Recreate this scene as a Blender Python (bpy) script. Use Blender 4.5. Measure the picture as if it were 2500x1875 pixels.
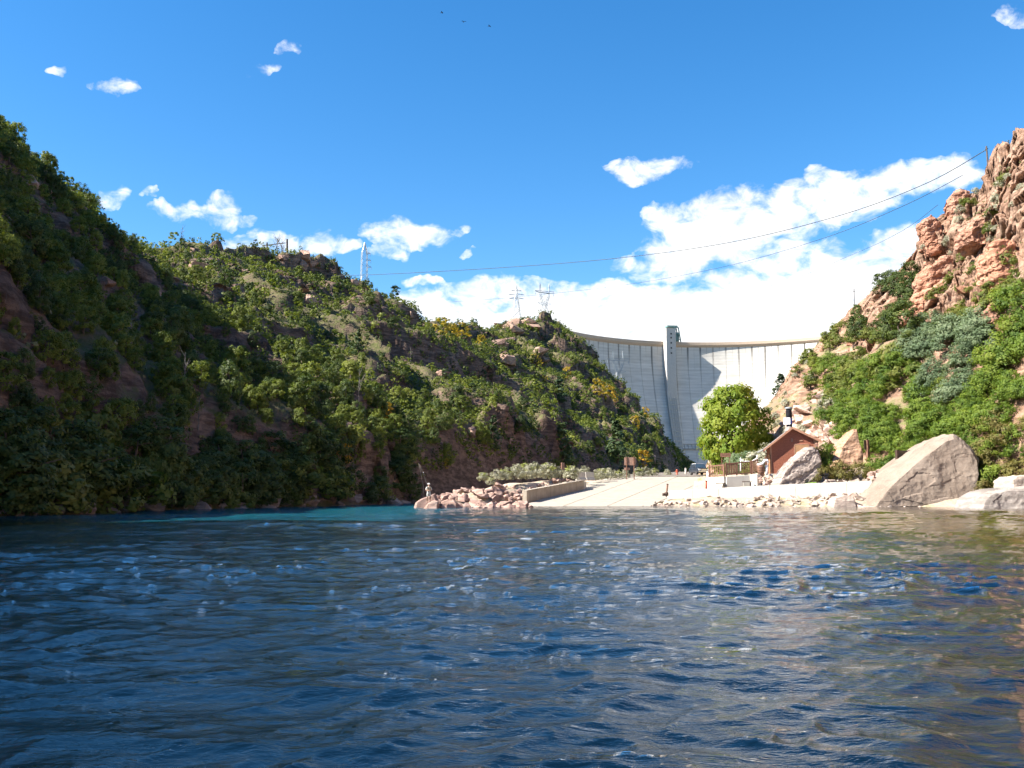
import bpy, bmesh, math, random
import numpy as np
from mathutils import Vector, Matrix, noise as mnoise
from mathutils.bvhtree import BVHTree

# ------------------------------------------------------------------ clear
for o in list(bpy.data.objects):
    bpy.data.objects.remove(o, do_unlink=True)
SC = bpy.context.scene
COL = SC.collection
rad = math.radians

# ------------------------------------------------------------------ camera
F = 2350.0                       # focal length in pixels of the 2500 wide photograph
CAMH = 1.15
PITCH = math.atan((1206 - 937.5) / F)
cd = bpy.data.cameras.new('camera')
cam = bpy.data.objects.new('camera', cd)
COL.objects.link(cam)
cam.location = (0, 0, CAMH)
cam.rotation_euler = (math.pi / 2 + PITCH, 0, 0)
cd.sensor_width = 36.0
cd.lens = 36.0 * F / 2500.0
cd.clip_start = 0.1
cd.clip_end = 6000
SC.camera = cam

# ------------------------------------------------------------------ sun, exposure
SUN_EL = rad(41.5)
SUN_H = Vector((-0.978, -0.21, 0)).normalized()       # horizontal direction towards the sun
sun_dir = Vector((SUN_H.x * math.cos(SUN_EL), SUN_H.y * math.cos(SUN_EL), math.sin(SUN_EL)))
sl = bpy.data.lights.new('sun', 'SUN')
sl.energy = 5.0
sl.angle = rad(0.55)
sl.color = (1.0, 0.95, 0.86)
so = bpy.data.objects.new('sun', sl)
COL.objects.link(so)
so.rotation_euler = sun_dir.to_track_quat('Z', 'Y').to_euler()
so.location = (-60, -40, 120)
SC.view_settings.view_transform = 'Standard'
SC.view_settings.look = 'None'
SC.view_settings.gamma = 1
SC.view_settings.exposure = 1.72
SC.view_settings.use_curve_mapping = False
SC.render.engine = 'CYCLES'
SC.cycles.max_bounces = 4
SC.cycles.diffuse_bounces = 2
SC.cycles.glossy_bounces = 2
SC.cycles.use_adaptive_sampling = True
SC.cycles.adaptive_threshold = .02
SC.cycles.transparent_max_bounces = 6
SC.cycles.use_denoising = True
SC.cycles.use_light_tree = False
SC.cycles.sample_clamp_indirect = 4

# ------------------------------------------------------------------ projection helpers (pixel of the 2500x1875 photo <-> place)
CP, SP = math.cos(PITCH), math.sin(PITCH)


def ray(px, py):
    cx = (px - 1250.0) / F
    cy = (937.5 - py) / F
    return Vector((cx, CP - cy * SP, SP + cy * CP))


def pix(px, py, d):
    r = ray(px, py)
    return Vector((0, 0, CAMH)) + r * (d / r.y)


def gx(px, d, z=1.15):
    """x of a point at depth d and height z seen in column px"""
    return (px - 1250.0) / F * (d * CP + (z - CAMH) * SP)


def proj(p):
    x, y, z = p[0], p[1], p[2] - CAMH
    zc = y * CP + z * SP
    if zc < 0.1:
        return None
    return (1250 + F * x / zc, 937.5 - F * (z * CP - y * SP) / zc)


# ------------------------------------------------------------------ world: blue sky with clouds
W = bpy.data.worlds.new('World')
SC.world = W
W.use_nodes = True
W.cycles.sampling_method = 'MANUAL'
W.cycles.sample_map_resolution = 512
wn, wl = W.node_tree.nodes, W.node_tree.links
wn.clear()
w_out = wn.new('ShaderNodeOutputWorld')
w_bg = wn.new('ShaderNodeBackground')
w_bg.inputs['Strength'].default_value = 0.071
wl.new(w_bg.outputs[0], w_out.inputs[0])
sky = wn.new('ShaderNodeTexSky')
sky.sky_type = 'NISHITA'
sky.sun_disc = False
sky.sun_elevation = SUN_EL
sky.sun_rotation = math.atan2(SUN_H.x, SUN_H.y)
sky.altitude = 1800
sky.air_density = 1.25
sky.dust_density = 0.9
sky.ozone_density = 3.2


def wmath(op, a, b=None, c=None, clamp=False):
    n = wn.new('ShaderNodeMath')
    n.operation = op
    n.use_clamp = clamp
    for i, v in enumerate((a, b, c)):
        if v is None:
            continue
        if isinstance(v, (int, float)):
            n.inputs[i].default_value = v
        else:
            wl.new(v, n.inputs[i])
    return n.outputs[0]


def wvec(op, a, b=None, out=0):
    n = wn.new('ShaderNodeVectorMath')
    n.operation = op
    for i, v in enumerate((a, b)):
        if v is None:
            continue
        if isinstance(v, tuple):
            n.inputs[i].default_value = v
        else:
            wl.new(v, n.inputs[i])
    return n.outputs[out]


tc = wn.new('ShaderNodeTexCoord')
sep = wn.new('ShaderNodeSeparateXYZ')
wl.new(tc.outputs['Generated'], sep.inputs[0])
az = wmath('ARCTAN2', sep.outputs[0], sep.outputs[1])
el = wmath('ARCSINE', sep.outputs[2])
comb = wn.new('ShaderNodeCombineXYZ')
wl.new(az, comb.inputs[0])
wl.new(el, comb.inputs[1])
AE = comb.outputs[0]
wz = wn.new('ShaderNodeTexNoise')
wz.inputs['Scale'].default_value = 16
wz.inputs['Detail'].default_value = 4
wz.inputs['Roughness'].default_value = .6
wl.new(AE, wz.inputs['Vector'])
AEW = wvec('ADD', AE, wvec('MULTIPLY', wvec('SUBTRACT', wz.outputs[1], (.5, .5, .5)), (.085, .05, 0)))
# (px, py, rx, ry, weight) : heaps of cloud in the sky, by the photograph's columns and rows, turned into azimuth and elevation
CLOUDS = [
    (1575, 408, 95, 30, 1.0), (285, 212, 60, 22, .66), (140, 178, 24, 12, .5), (700, 118, 40, 18, .46), (645, 162, 50, 16, .46),
    (297, 490, 30, 30, .62), (370, 477, 26, 14, .55), (450, 514, 66, 24, .85), (545, 512, 46, 40, .88), (600, 535, 30, 12, .5),
    (640, 596, 95, 38, .9), (790, 588, 80, 32, .95), (985, 566, 110, 32, .98), (955, 608, 50, 28, .85), (1110, 560, 26, 12, .7),
    (1045, 683, 45, 14, .75), (1150, 615, 24, 10, .6), (1020, 760, 130, 60, 1.3), (1190, 708, 120, 36, 1.1), (1180, 790, 160, 60, 1.3),
    (1400, 790, 240, 95, 1.5), (1480, 728, 150, 45, 1.2), (1650, 790, 270, 100, 1.6), (1850, 790, 260, 130, 1.6), (2050, 740, 190, 120, 1.5),
    (2180, 640, 110, 80, 1.2), (1800, 545, 130, 85, 1.25), (1690, 600, 130, 80, 1.25), (1600, 652, 90, 36, 1.1), (1940, 520, 130, 70, 1.2),
    (2080, 480, 130, 62, 1.2), (2020, 440, 60, 30, .9), (2230, 430, 130, 50, 1.2), (2310, 420, 80, 42, 1.1), (1900, 630, 150, 45, 1.0),
    (2480, 30, 55, 24, .5), (1640, 530, 60, 40, .9)]
acc = None
for (px, py, rx, ry, wgt) in CLOUDS:
    r = ray(px, py).normalized()
    a0, e0 = math.atan2(r.x, r.y), math.asin(r.z)
    k = 1.0 / math.cos(a0)
    v = wvec('SUBTRACT', AEW, (a0, e0, 0))
    v = wvec('MULTIPLY', v, (F / rx / max(.8, math.cos(a0)) * .95, F / ry / math.cos(a0), 0))
    dd = wvec('DOT_PRODUCT', v, v, 1)
    g = wmath('MULTIPLY', wmath('SUBTRACT', 1.35, dd, clamp=True), wgt)
    acc = g if acc is None else wmath('MAXIMUM', acc, g)
nz = wn.new('ShaderNodeTexNoise')
nz.inputs['Scale'].default_value = 34
nz.inputs['Detail'].default_value = 9
nz.inputs['Roughness'].default_value = .62
nz.inputs['Distortion'].default_value = .35
wl.new(wvec('MULTIPLY', AE, (1, 1.5, 1)), nz.inputs['Vector'])
# a loose belt of the same cloud low all round the horizon, away from the view
belt_n = wn.new('ShaderNodeTexNoise')
belt_n.inputs['Scale'].default_value = 5
belt_n.inputs['Detail'].default_value = 5
wl.new(wvec('MULTIPLY', AE, (1, 2, 1)), belt_n.inputs['Vector'])
side = wmath('SMOOTHSTEP', wmath('ABSOLUTE', az), .62, .8) if False else wmath('MULTIPLY', wmath('SUBTRACT', wmath('ABSOLUTE', az), .6), 6, clamp=True)
low = wmath('MULTIPLY', wmath('SUBTRACT', .42, el), 4, clamp=True)
beltv = wmath('MULTIPLY', wmath('MULTIPLY', wmath('SUBTRACT', belt_n.outputs[0], .47), 6, clamp=True), wmath('MULTIPLY', side, low))
acc = wmath('MAXIMUM', acc, beltv)
dens = wmath('ADD', acc, wmath('MULTIPLY', wmath('SUBTRACT', nz.outputs[0], .5), 3.4))
dens = wmath('SUBTRACT', dens, wmath('MULTIPLY', wmath('SUBTRACT', .25, acc, clamp=True), 6))
cm = wn.new('ShaderNodeMapRange')
cm.interpolation_type = 'SMOOTHSTEP'
cm.inputs[1].default_value = .1
cm.inputs[2].default_value = 1.5
wl.new(dens, cm.inputs[0])
nz2 = wn.new('ShaderNodeTexNoise')
nz2.inputs['Scale'].default_value = 11
nz2.inputs['Detail'].default_value = 5
wl.new(AE, nz2.inputs['Vector'])
cr = wn.new('ShaderNodeValToRGB')
cr.color_ramp.elements[0].position = .3
cr.color_ramp.elements[0].color = (4.9, 5.0, 5.2, 1)
cr.color_ramp.elements[1].position = .62
cr.color_ramp.elements[1].color = (6.2, 6.2, 6.2, 1)
wl.new(nz2.outputs[0], cr.inputs[0])
hs = wn.new('ShaderNodeHueSaturation')
hs.inputs['Saturation'].default_value = 1.33
hs.inputs['Value'].default_value = 1.0
wl.new(sky.outputs[0], hs.inputs['Color'])
mixc = wn.new('ShaderNodeMixRGB')
wl.new(cm.outputs[0], mixc.inputs[0])
wl.new(hs.outputs[0], mixc.inputs[1])
wl.new(cr.outputs[0], mixc.inputs[2])
wl.new(mixc.outputs[0], w_bg.inputs['Color'])

# ------------------------------------------------------------------ noise in numpy
def _h(ix, iy, iz, s):
    n = (ix.astype(np.int64) * 374761393 + iy.astype(np.int64) * 668265263 + iz.astype(np.int64) * 2147483647 + s * 1274126177) & 0xffffffff
    n = ((n ^ (n >> 13)) * 1274126177) & 0xffffffff
    n = ((n ^ (n >> 16)) * 2246822519) & 0xffffffff
    return ((n ^ (n >> 15)) & 0xffffff) / float(0x1000000)


def vnoise(p, s=0):
    i = np.floor(p)
    f = p - i
    f = f * f * f * (f * (f * 6 - 15) + 10)
    r = 0
    for a in (0, 1):
        wa = f[:, 0] if a else 1 - f[:, 0]
        for b in (0, 1):
            wb = f[:, 1] if b else 1 - f[:, 1]
            for c in (0, 1):
                wc = f[:, 2] if c else 1 - f[:, 2]
                r = r + wa * wb * wc * _h(i[:, 0] + a, i[:, 1] + b, i[:, 2] + c, s)
    return r * 2 - 1


_R = np.array([[.36, .48, -.8], [-.8, .6, 0], [.48, .64, .6]])


def fbm(p, octv=5, s=0, gain=.5, lac=2.07, ridged=False):
    p = p.copy()
    a, r = 1.0, 0
    for k in range(octv):
        n = vnoise(p, s + k * 17)
        if ridged:
            n = 1 - 2 * np.abs(n)
        r = r + a * n
        a *= gain
        p = (p @ _R.T) * lac + 3.1
    return r


def cells(p, s=0):
    """worley: (random value of nearest cell, f2-f1)"""
    i = np.floor(p)
    b1 = np.full(len(p), 9e9)
    b2 = np.full(len(p), 9e9)
    val = np.zeros(len(p))
    for a in (-1, 0, 1):
        for b in (-1, 0, 1):
            for c in (-1, 0, 1):
                jx, jy, jz = i[:, 0] + a, i[:, 1] + b, i[:, 2] + c
                qx = jx + _h(jx, jy, jz, s + 1) - p[:, 0]
                qy = jy + _h(jx, jy, jz, s + 2) - p[:, 1]
                qz = jz + _h(jx, jy, jz, s + 3) - p[:, 2]
                d = qx * qx + qy * qy + qz * qz
                m = d < b1
                b2 = np.where(m, b1, np.minimum(b2, d))
                b1 = np.where(m, d, b1)
                val = np.where(m, _h(jx, jy, jz, s + 4), val)
    return val, np.sqrt(b2) - np.sqrt(b1)


def sstep(a, b, x):
    t = np.clip((x - a) / (b - a), 0, 1)
    return t * t * (3 - 2 * t)


# ------------------------------------------------------------------ materials
MATS = {}


class NT:
    def __init__(s, name):
        s.m = bpy.data.materials.new(name)
        s.m.use_nodes = True
        s.n, s.l = s.m.node_tree.nodes, s.m.node_tree.links
        s.b = s.n['Principled BSDF']
        s.out = s.n['Material Output']
        MATS[name] = s.m

    def new(s, t, **kw):
        n = s.n.new('ShaderNode' + t)
        for k, v in kw.items():
            setattr(n, k, v)
        return n

    def put(s, sock, v):
        if hasattr(v, 'is_output'):
            s.l.new(v, sock)
        elif isinstance(v, tuple) and len(v) == 3 and sock.type == 'RGBA':
            sock.default_value = (*v, 1)
        else:
            sock.default_value = v

    def coord(s, kind='Object', scale=(1, 1, 1)):
        t = s.new('TexCoord')
        m = s.new('Mapping')
        m.inputs['Scale'].default_value = scale
        s.l.new(t.outputs[kind], m.inputs[0])
        return m.outputs[0]

    def geo(s, scale=(1, 1, 1)):
        t = s.new('NewGeometry')
        m = s.new('Mapping')
        m.inputs['Scale'].default_value = scale
        s.l.new(t.outputs['Position'], m.inputs[0])
        return m.outputs[0]

    def noise(s, vec, scale, detail=4, rough=.55, dist=0):
        n = s.new('TexNoise')
        s.put(n.inputs['Vector'], vec)
        n.inputs['Scale'].default_value = scale
        n.inputs['Detail'].default_value = detail
        n.inputs['Roughness'].default_value = rough
        n.inputs['Distortion'].default_value = dist
        return n.outputs[0]

    def vor(s, vec, scale, feat='F1', out='Distance'):
        n = s.new('TexVoronoi')
        n.feature = feat
        s.put(n.inputs['Vector'], vec)
        n.inputs['Scale'].default_value = scale
        return n.outputs[out]

    def math(s, op, a, b=0.0, clamp=False):
        n = s.new('Math', operation=op, use_clamp=clamp)
        s.put(n.inputs[0], a)
        s.put(n.inputs[1], b)
        return n.outputs[0]

    def ramp(s, fac, pts):
        n = s.new('ValToRGB')
        e = n.color_ramp.elements
        while len(e) < len(pts):
            e.new(.5)
        for i, (p, c) in enumerate(pts):
            e[i].position = p
            e[i].color = (*c, 1) if len(c) == 3 else c
        s.put(n.inputs[0], fac)
        return n.outputs[0]

    def mix(s, fac, a, b, mode='MIX'):
        n = s.new('MixRGB', blend_type=mode)
        s.put(n.inputs[0], fac)
        s.put(n.inputs[1], a)
        s.put(n.inputs[2], b)
        return n.outputs[0]

    def bump(s, h, strength=.5, dist=.1, normal=None):
        n = s.new('Bump')
        n.inputs['Strength'].default_value = strength
        n.inputs['Distance'].default_value = dist
        s.put(n.inputs['Height'], h)
        if normal is not None:
            s.put(n.inputs['Normal'], normal)
        return n.outputs[0]

    def attr(s, name, out='Fac'):
        n = s.new('Attribute')
        n.attribute_name = name
        return n.outputs[out]

    def set(s, col=None, rough=.8, normal=None, spec=.3, metal=0):
        if col is not None:
            s.put(s.b.inputs['Base Color'], col)
        s.put(s.b.inputs['Roughness'], rough)
        s.b.inputs['Specular IOR Level'].default_value = spec
        s.b.inputs['Metallic'].default_value = metal
        if normal is not None:
            s.put(s.b.inputs['Normal'], normal)
        return s.m


def plain(name, col, rough=.6, var=.25, scale=6, bump=.0, metal=0, spec=.3):
    t = NT(name)
    c = t.coord()
    n = t.noise(c, scale, 5)
    a = tuple(x * (1 - var) for x in col)
    b = tuple(min(1, x * (1 + var)) for x in col)
    colr = t.ramp(n, [(.3, a), (.7, b)])
    nm = t.bump(t.noise(c, scale * 5, 4), bump, .02) if bump else None
    return t.set(colr, rough, nm, spec, metal)


def rock_mat(name, cols, scale=1.0, bump=.9, lichen=None):
    t = NT(name)
    c = t.geo()
    n1 = t.noise(c, .25 * scale, 6, .6)
    n2 = t.noise(c, 2.2 * scale, 6, .65)
    col = t.ramp(n1, [(.3, cols[0]), (.5, cols[1]), (.68, cols[2])])
    col = t.mix(t.ramp(n2, [(.35, (0, 0, 0)), (.7, (.6, .6, .6))]), col, tuple(min(1, x * 1.35) for x in cols[1]))
    st = t.noise(t.geo((.5, .5, 3.0)), 1.3 * scale, 5, .6)
    col = t.mix(t.ramp(st, [(.42, (.55, .55, .55)), (.6, (0, 0, 0))]), col, tuple(x * .5 for x in cols[0]))
    if lichen:
        col = t.mix(t.ramp(t.noise(c, 1.1 * scale, 5, .7), [(.58, (0, 0, 0)), (.68, (.7, .7, .7))]), col, lichen)
    ri = t.new('ObjectInfo').outputs['Random']
    col = t.mix(1.0, col, t.ramp(ri, [(0, (.72, .7, .7)), (1, (1.15, 1.08, 1.02))]), 'MULTIPLY')
    h = t.math('ADD', t.noise(c, 1.6 * scale, 8, .68), t.math('MULTIPLY', t.vor(c, 1.4 * scale, 'DISTANCE_TO_EDGE'), .35))
    return t.set(col, .9, t.bump(h, bump, .25 / scale), .15)


def foliage(name, cols, trans=.3, rough=.6):
    t = NT(name)
    tint = t.attr('tint')
    ri = t.new('ObjectInfo').outputs['Random']
    f = t.math('ADD', t.math('MULTIPLY', tint, .65), t.math('MULTIPLY', ri, .35))
    n = len(cols)
    col = t.ramp(f, [(.1 + .8 * i / (n - 1), c) for i, c in enumerate(cols)])
    t.set(col, rough, None, .25)
    tr = t.new('BsdfTranslucent')
    t.l.new(t.mix(1, col, (1.25, 1.3, .6), 'MULTIPLY'), tr.inputs[0])
    ms = t.new('MixShader')
    ms.inputs[0].default_value = trans
    t.l.new(t.b.outputs[0], ms.inputs[1])
    t.l.new(tr.outputs[0], ms.inputs[2])
    t.l.new(ms.outputs[0], t.out.inputs[0])
    return t.m


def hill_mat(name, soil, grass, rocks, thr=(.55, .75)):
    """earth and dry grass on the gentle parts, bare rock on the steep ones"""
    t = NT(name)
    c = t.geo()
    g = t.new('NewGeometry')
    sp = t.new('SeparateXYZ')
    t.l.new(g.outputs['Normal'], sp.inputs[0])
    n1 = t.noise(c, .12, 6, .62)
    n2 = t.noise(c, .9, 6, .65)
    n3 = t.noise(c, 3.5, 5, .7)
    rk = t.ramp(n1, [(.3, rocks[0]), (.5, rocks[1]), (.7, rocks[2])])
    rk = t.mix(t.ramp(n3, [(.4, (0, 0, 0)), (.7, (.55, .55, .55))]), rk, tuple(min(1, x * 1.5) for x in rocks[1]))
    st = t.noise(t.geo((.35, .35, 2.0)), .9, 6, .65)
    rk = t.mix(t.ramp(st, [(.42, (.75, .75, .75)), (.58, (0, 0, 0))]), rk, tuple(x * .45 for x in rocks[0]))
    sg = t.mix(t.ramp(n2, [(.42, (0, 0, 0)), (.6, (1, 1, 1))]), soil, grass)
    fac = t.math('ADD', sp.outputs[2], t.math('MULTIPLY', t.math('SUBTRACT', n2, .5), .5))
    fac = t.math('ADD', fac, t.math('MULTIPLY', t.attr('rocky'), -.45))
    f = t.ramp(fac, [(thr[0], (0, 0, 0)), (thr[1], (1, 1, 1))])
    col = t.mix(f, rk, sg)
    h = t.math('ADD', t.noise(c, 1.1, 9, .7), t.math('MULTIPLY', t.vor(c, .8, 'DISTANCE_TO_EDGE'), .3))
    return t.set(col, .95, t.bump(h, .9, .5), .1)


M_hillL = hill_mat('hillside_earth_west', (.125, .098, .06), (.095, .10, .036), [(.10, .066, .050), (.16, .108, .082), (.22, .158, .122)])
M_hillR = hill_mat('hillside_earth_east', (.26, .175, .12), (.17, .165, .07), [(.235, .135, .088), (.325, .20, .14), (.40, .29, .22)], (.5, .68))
M_rip = rock_mat('riprap_rock', [(.27, .165, .135), (.37, .26, .22), (.46, .36, .31)], 2.0, .6)
M_shore = rock_mat('shore_rock', [(.36, .28, .23), (.46, .39, .335), (.53, .47, .41)], 2.0, .6)
M_bigrock = rock_mat('large_boulder_rock', [(.30, .23, .18), (.35, .28, .23), (.42, .35, .29)], .8, .3)
def smooth_rock(name, lo_c, mid_c, hi_c, bump=.22):
    t = NT(name)
    c = t.geo()
    k = t.ramp(t.noise(c, .35, 5, .55), [(.3, lo_c), (.5, mid_c), (.7, hi_c)])
    v = t.noise(t.geo((.9, .9, .12)), 1.0, 5, .6)
    k = t.mix(t.ramp(v, [(.45, (0, 0, 0)), (.7, (.4, .4, .4))]), k, tuple(x * .7 for x in lo_c))
    k = t.mix(t.ramp(t.noise(c, 7, 4, .7), [(.5, (0, 0, 0)), (.75, (.45, .45, .45))]), k, tuple(x * 1.25 for x in hi_c))
    return t.set(k, .92, t.bump(t.noise(c, 2.5, 8, .62), bump, .2), .15)


M_bigrock = smooth_rock('large_boulder_rock', (.175, .135, .105), (.23, .18, .142), (.28, .228, .185))
M_palerock = rock_mat('pale_boulder_rock', [(.29, .255, .22), (.35, .315, .28), (.40, .365, .33)], .8, .3)
M_greyrock = rock_mat('grey_boulder_rock', [(.21, .18, .165), (.28, .245, .225), (.35, .31, .285)], 1.2, .8)
M_tanrock = rock_mat('tan_boulder_rock', [(.34, .195, .12), (.42, .28, .195), (.47, .35, .27)], 1.2, .7)
M_redrock = rock_mat('red_outcrop_rock', [(.34, .16, .10), (.43, .24, .165), (.50, .33, .26)], .8, .9)
M_pinkrock = rock_mat('pink_talus_rock', [(.42, .27, .21), (.52, .38, .32), (.58, .48, .42)], 1.5, .7)
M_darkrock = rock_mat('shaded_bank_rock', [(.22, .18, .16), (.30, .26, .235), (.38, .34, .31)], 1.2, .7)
M_outcrop = rock_mat('ridge_outcrop_rock', [(.24, .15, .115), (.34, .235, .185), (.42, .32, .26)], .6, .9)

M_pinyon = foliage('pinyon_needles', [(.026, .044, .013), (.06, .088, .02), (.11, .135, .03)], .3)
M_juniper = foliage('juniper_needles', [(.052, .074, .013), (.125, .155, .024), (.22, .235, .042)], .36)
M_fir = foliage('fir_needles', [(.020, .042, .018), (.045, .075, .028), (.08, .11, .04)], .2)
M_oak = foliage('oak_brush_leaves', [(.07, .10, .02), (.125, .15, .03), (.19, .185, .04)], .38)
M_yellow = foliage('autumn_leaves', [(.16, .15, .02), (.36, .26, .02), (.45, .22, .02)], .35)
M_maple = foliage('broad_tree_leaves', [(.07, .125, .014), (.14, .21, .02), (.25, .265, .026), (.38, .28, .03)], .42)
M_willow = foliage('slope_shrub_leaves', [(.05, .095, .013), (.115, .175, .02), (.20, .24, .035)], .4)
M_silver = foliage('silvery_shrub_leaves', [(.07, .11, .055), (.13, .175, .09), (.20, .235, .13)], .3)
M_brownbush = foliage('turning_shrub_leaves', [(.10, .07, .02), (.13, .125, .03), (.20, .16, .05)], .3)
M_sage = foliage('sagebrush_leaves', [(.20, .195, .135), (.31, .30, .22), (.42, .40, .31)], .2)
M_sagetip = foliage('rabbitbrush_tips', [(.20, .23, .06), (.30, .33, .09), (.40, .38, .12)], .3)
M_drygrass = foliage('scrub_leaves', [(.10, .10, .035), (.17, .16, .07), (.26, .23, .12)], .2)
M_bark = plain('bark', (.11, .08, .06), .9, .4, 4, .5)
M_deadwood = plain('dead_wood', (.17, .15, .13), .9, .3, 3, .3)
M_conc = None


def concrete(name, col, var=.12, stain=.35):
    t = NT(name)
    c = t.geo()
    n = t.noise(c, 1.2, 7, .65)
    a = tuple(x * (1 - var) for x in col)
    b = tuple(min(1, x * (1 + var)) for x in col)
    k = t.ramp(n, [(.3, a), (.7, b)])
    drip = t.noise(t.geo((3.0, 3.0, .25)), 1.0, 5, .6)
    k = t.mix(t.ramp(drip, [(.5, (0, 0, 0)), (.72, (stain, stain, stain))]), k, tuple(x * .55 for x in col))
    return t.set(k, .85, t.bump(t.noise(c, 14, 5), .25, .02), .2)


M_white = concrete('white_painted_concrete', (.56, .53, .47), .06, .2)
M_conc = concrete('grey_concrete', (.50, .46, .40), .12, .35)
M_wing = concrete('stained_concrete', (.34, .29, .23), .18, .6)
M_ramp = concrete('ramp_concrete', (.34, .295, .24), .14, .3)
M_asph = plain('asphalt', (.16, .135, .11), .9, .2, 2, .3)
M_wood = plain('brown_timber', (.17, .085, .055), .7, .3, 5, .2)
M_signface = plain('brown_sign_board', (.25, .15, .11), .6, .15, 4)
M_dkwood = plain('dark_timber', (.06, .035, .025), .7, .3, 5, .2)
M_signback = plain('dark_sign_board', (.075, .055, .035), .6, .15, 4)
M_siding = plain('red_lap_siding', (.25, .088, .05), .65, .2, 8, .1)
M_trim = plain('brown_roof_trim', (.36, .19, .12), .6, .15, 6)
M_soffit = plain('dark_soffit', (.14, .055, .035), .7, .2, 6)
M_door = plain('tan_door_paint', (.36, .20, .10), .6, .1, 5)
M_roof = plain('grey_roof_metal', (.22, .19, .17), .6, .2, 3)
M_black = plain('black_plastic', (.015, .016, .02), .45, .2, 5)
M_whitep = plain('white_paint', (.80, .80, .80), .5, .03, 3)
M_galv = plain('galvanised_steel', (.34, .36, .37), .5, .12, 1.5, 0, .35)
M_pole = plain('weathered_pole', (.10, .08, .07), .9, .3, 2)
M_cable = plain('dark_cable', (.045, .055, .06), .6, .1, 1)
M_hydrant = plain('red_paint', (.40, .09, .05), .5, .15, 6)
M_carpaint = plain('dark_car_paint', (.035, .045, .06), .25, .1, 3, 0, .2, .6)
M_chrome = plain('chrome', (.75, .75, .76), .15, .05, 3, 0, .9, .6)
M_glass = plain('tinted_glass', (.03, .05, .07), .06, .1, 2, 0, 0, .8)
M_tyre = plain('tyre_rubber', (.02, .02, .02), .9, .1, 5)
M_lamp = plain('headlamp_glass', (.75, .78, .80), .12, .05, 4, 0, .3, .8)
M_skin = plain('skin', (.42, .24, .17), .6, .1, 20)
M_shirt = plain('light_shirt_cloth', (.55, .53, .47), .85, .1, 20)
M_vest = plain('tan_vest_cloth', (.30, .22, .13), .85, .15, 20)
M_short = plain('pale_shorts_cloth', (.44, .45, .42), .85, .1, 20)
M_wader = plain('brown_wader_cloth', (.20, .13, .09), .8, .15, 20)
M_cap = plain('pale_cap_cloth', (.66, .64, .60), .85, .08, 20)
M_green = plain('green_hoist_paint', (.12, .20, .19), .5, .15, 1)
M_ball = plain('white_marker_ball', (.82, .80, .78), .5, .04, 2)
M_bird = plain('dark_plumage', (.02, .02, .022), .8, .2, 8)
M_grassgreen = plain('lawn_grass', (.12, .20, .03), .9, .25, 8, .4)
M_foam = plain('white_water', (.75, .8, .82), .5, .1, 8, .3)

# ------------------------------------------------------------------ object helpers
def link(o, parent=None):
    COL.objects.link(o)
    if parent is not None:
        o.parent = parent
    return o


def tag(o, label=None, cat=None, group=None, kind=None):
    if label:
        o['label'] = label
    if cat:
        o['category'] = cat
    if group:
        o['group'] = group
    if kind:
        o['kind'] = kind
    return o


def empty(name, loc=(0, 0, 0), rz=0, s=1.0):
    o = bpy.data.objects.new(name, None)
    o.location = loc
    o.rotation_euler = (0, 0, rz)
    o.scale = (s, s, s) if not isinstance(s, tuple) else s
    o.empty_display_size = .2
    return link(o)


def mesh_np(name, V, Fc, mat, smooth=False, attrs=None):
    V = np.asarray(V, dtype=np.float32)
    Fc = np.asarray(Fc, dtype=np.int32)
    k = Fc.shape[1]
    me = bpy.data.meshes.new(name)
    me.vertices.add(len(V))
    me.vertices.foreach_set('co', V.ravel())
    me.loops.add(Fc.size)
    me.loops.foreach_set('vertex_index', Fc.ravel())
    me.polygons.add(len(Fc))
    me.polygons.foreach_set('loop_start', np.arange(0, Fc.size, k, dtype=np.int32))
    me.polygons.foreach_set('loop_total', np.full(len(Fc), k, dtype=np.int32))
    if smooth:
        me.polygons.foreach_set('use_smooth', np.ones(len(Fc), dtype=bool))
    me.update(calc_edges=True)
    if attrs:
        for an, arr in attrs.items():
            a = me.attributes.new(an, 'FLOAT', 'POINT')
            a.data.foreach_set('value', np.asarray(arr, dtype=np.float32))
    for m in (mat if isinstance(mat, list) else [mat]):
        me.materials.append(m)
    return me


def obj(name, me, parent=None, loc=(0, 0, 0), rz=0, s=None):
    o = bpy.data.objects.new(name, me)
    o.location = loc
    o.rotation_euler = (0, 0, rz)
    if s is not None:
        o.scale = s if isinstance(s, tuple) else (s, s, s)
    return link(o, parent)


def copy_tree(o, parent=None):
    c = o.copy()
    link(c)
    c.parent = parent
    for ch in o.children:
        copy_tree(ch, c)
    return c


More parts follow.
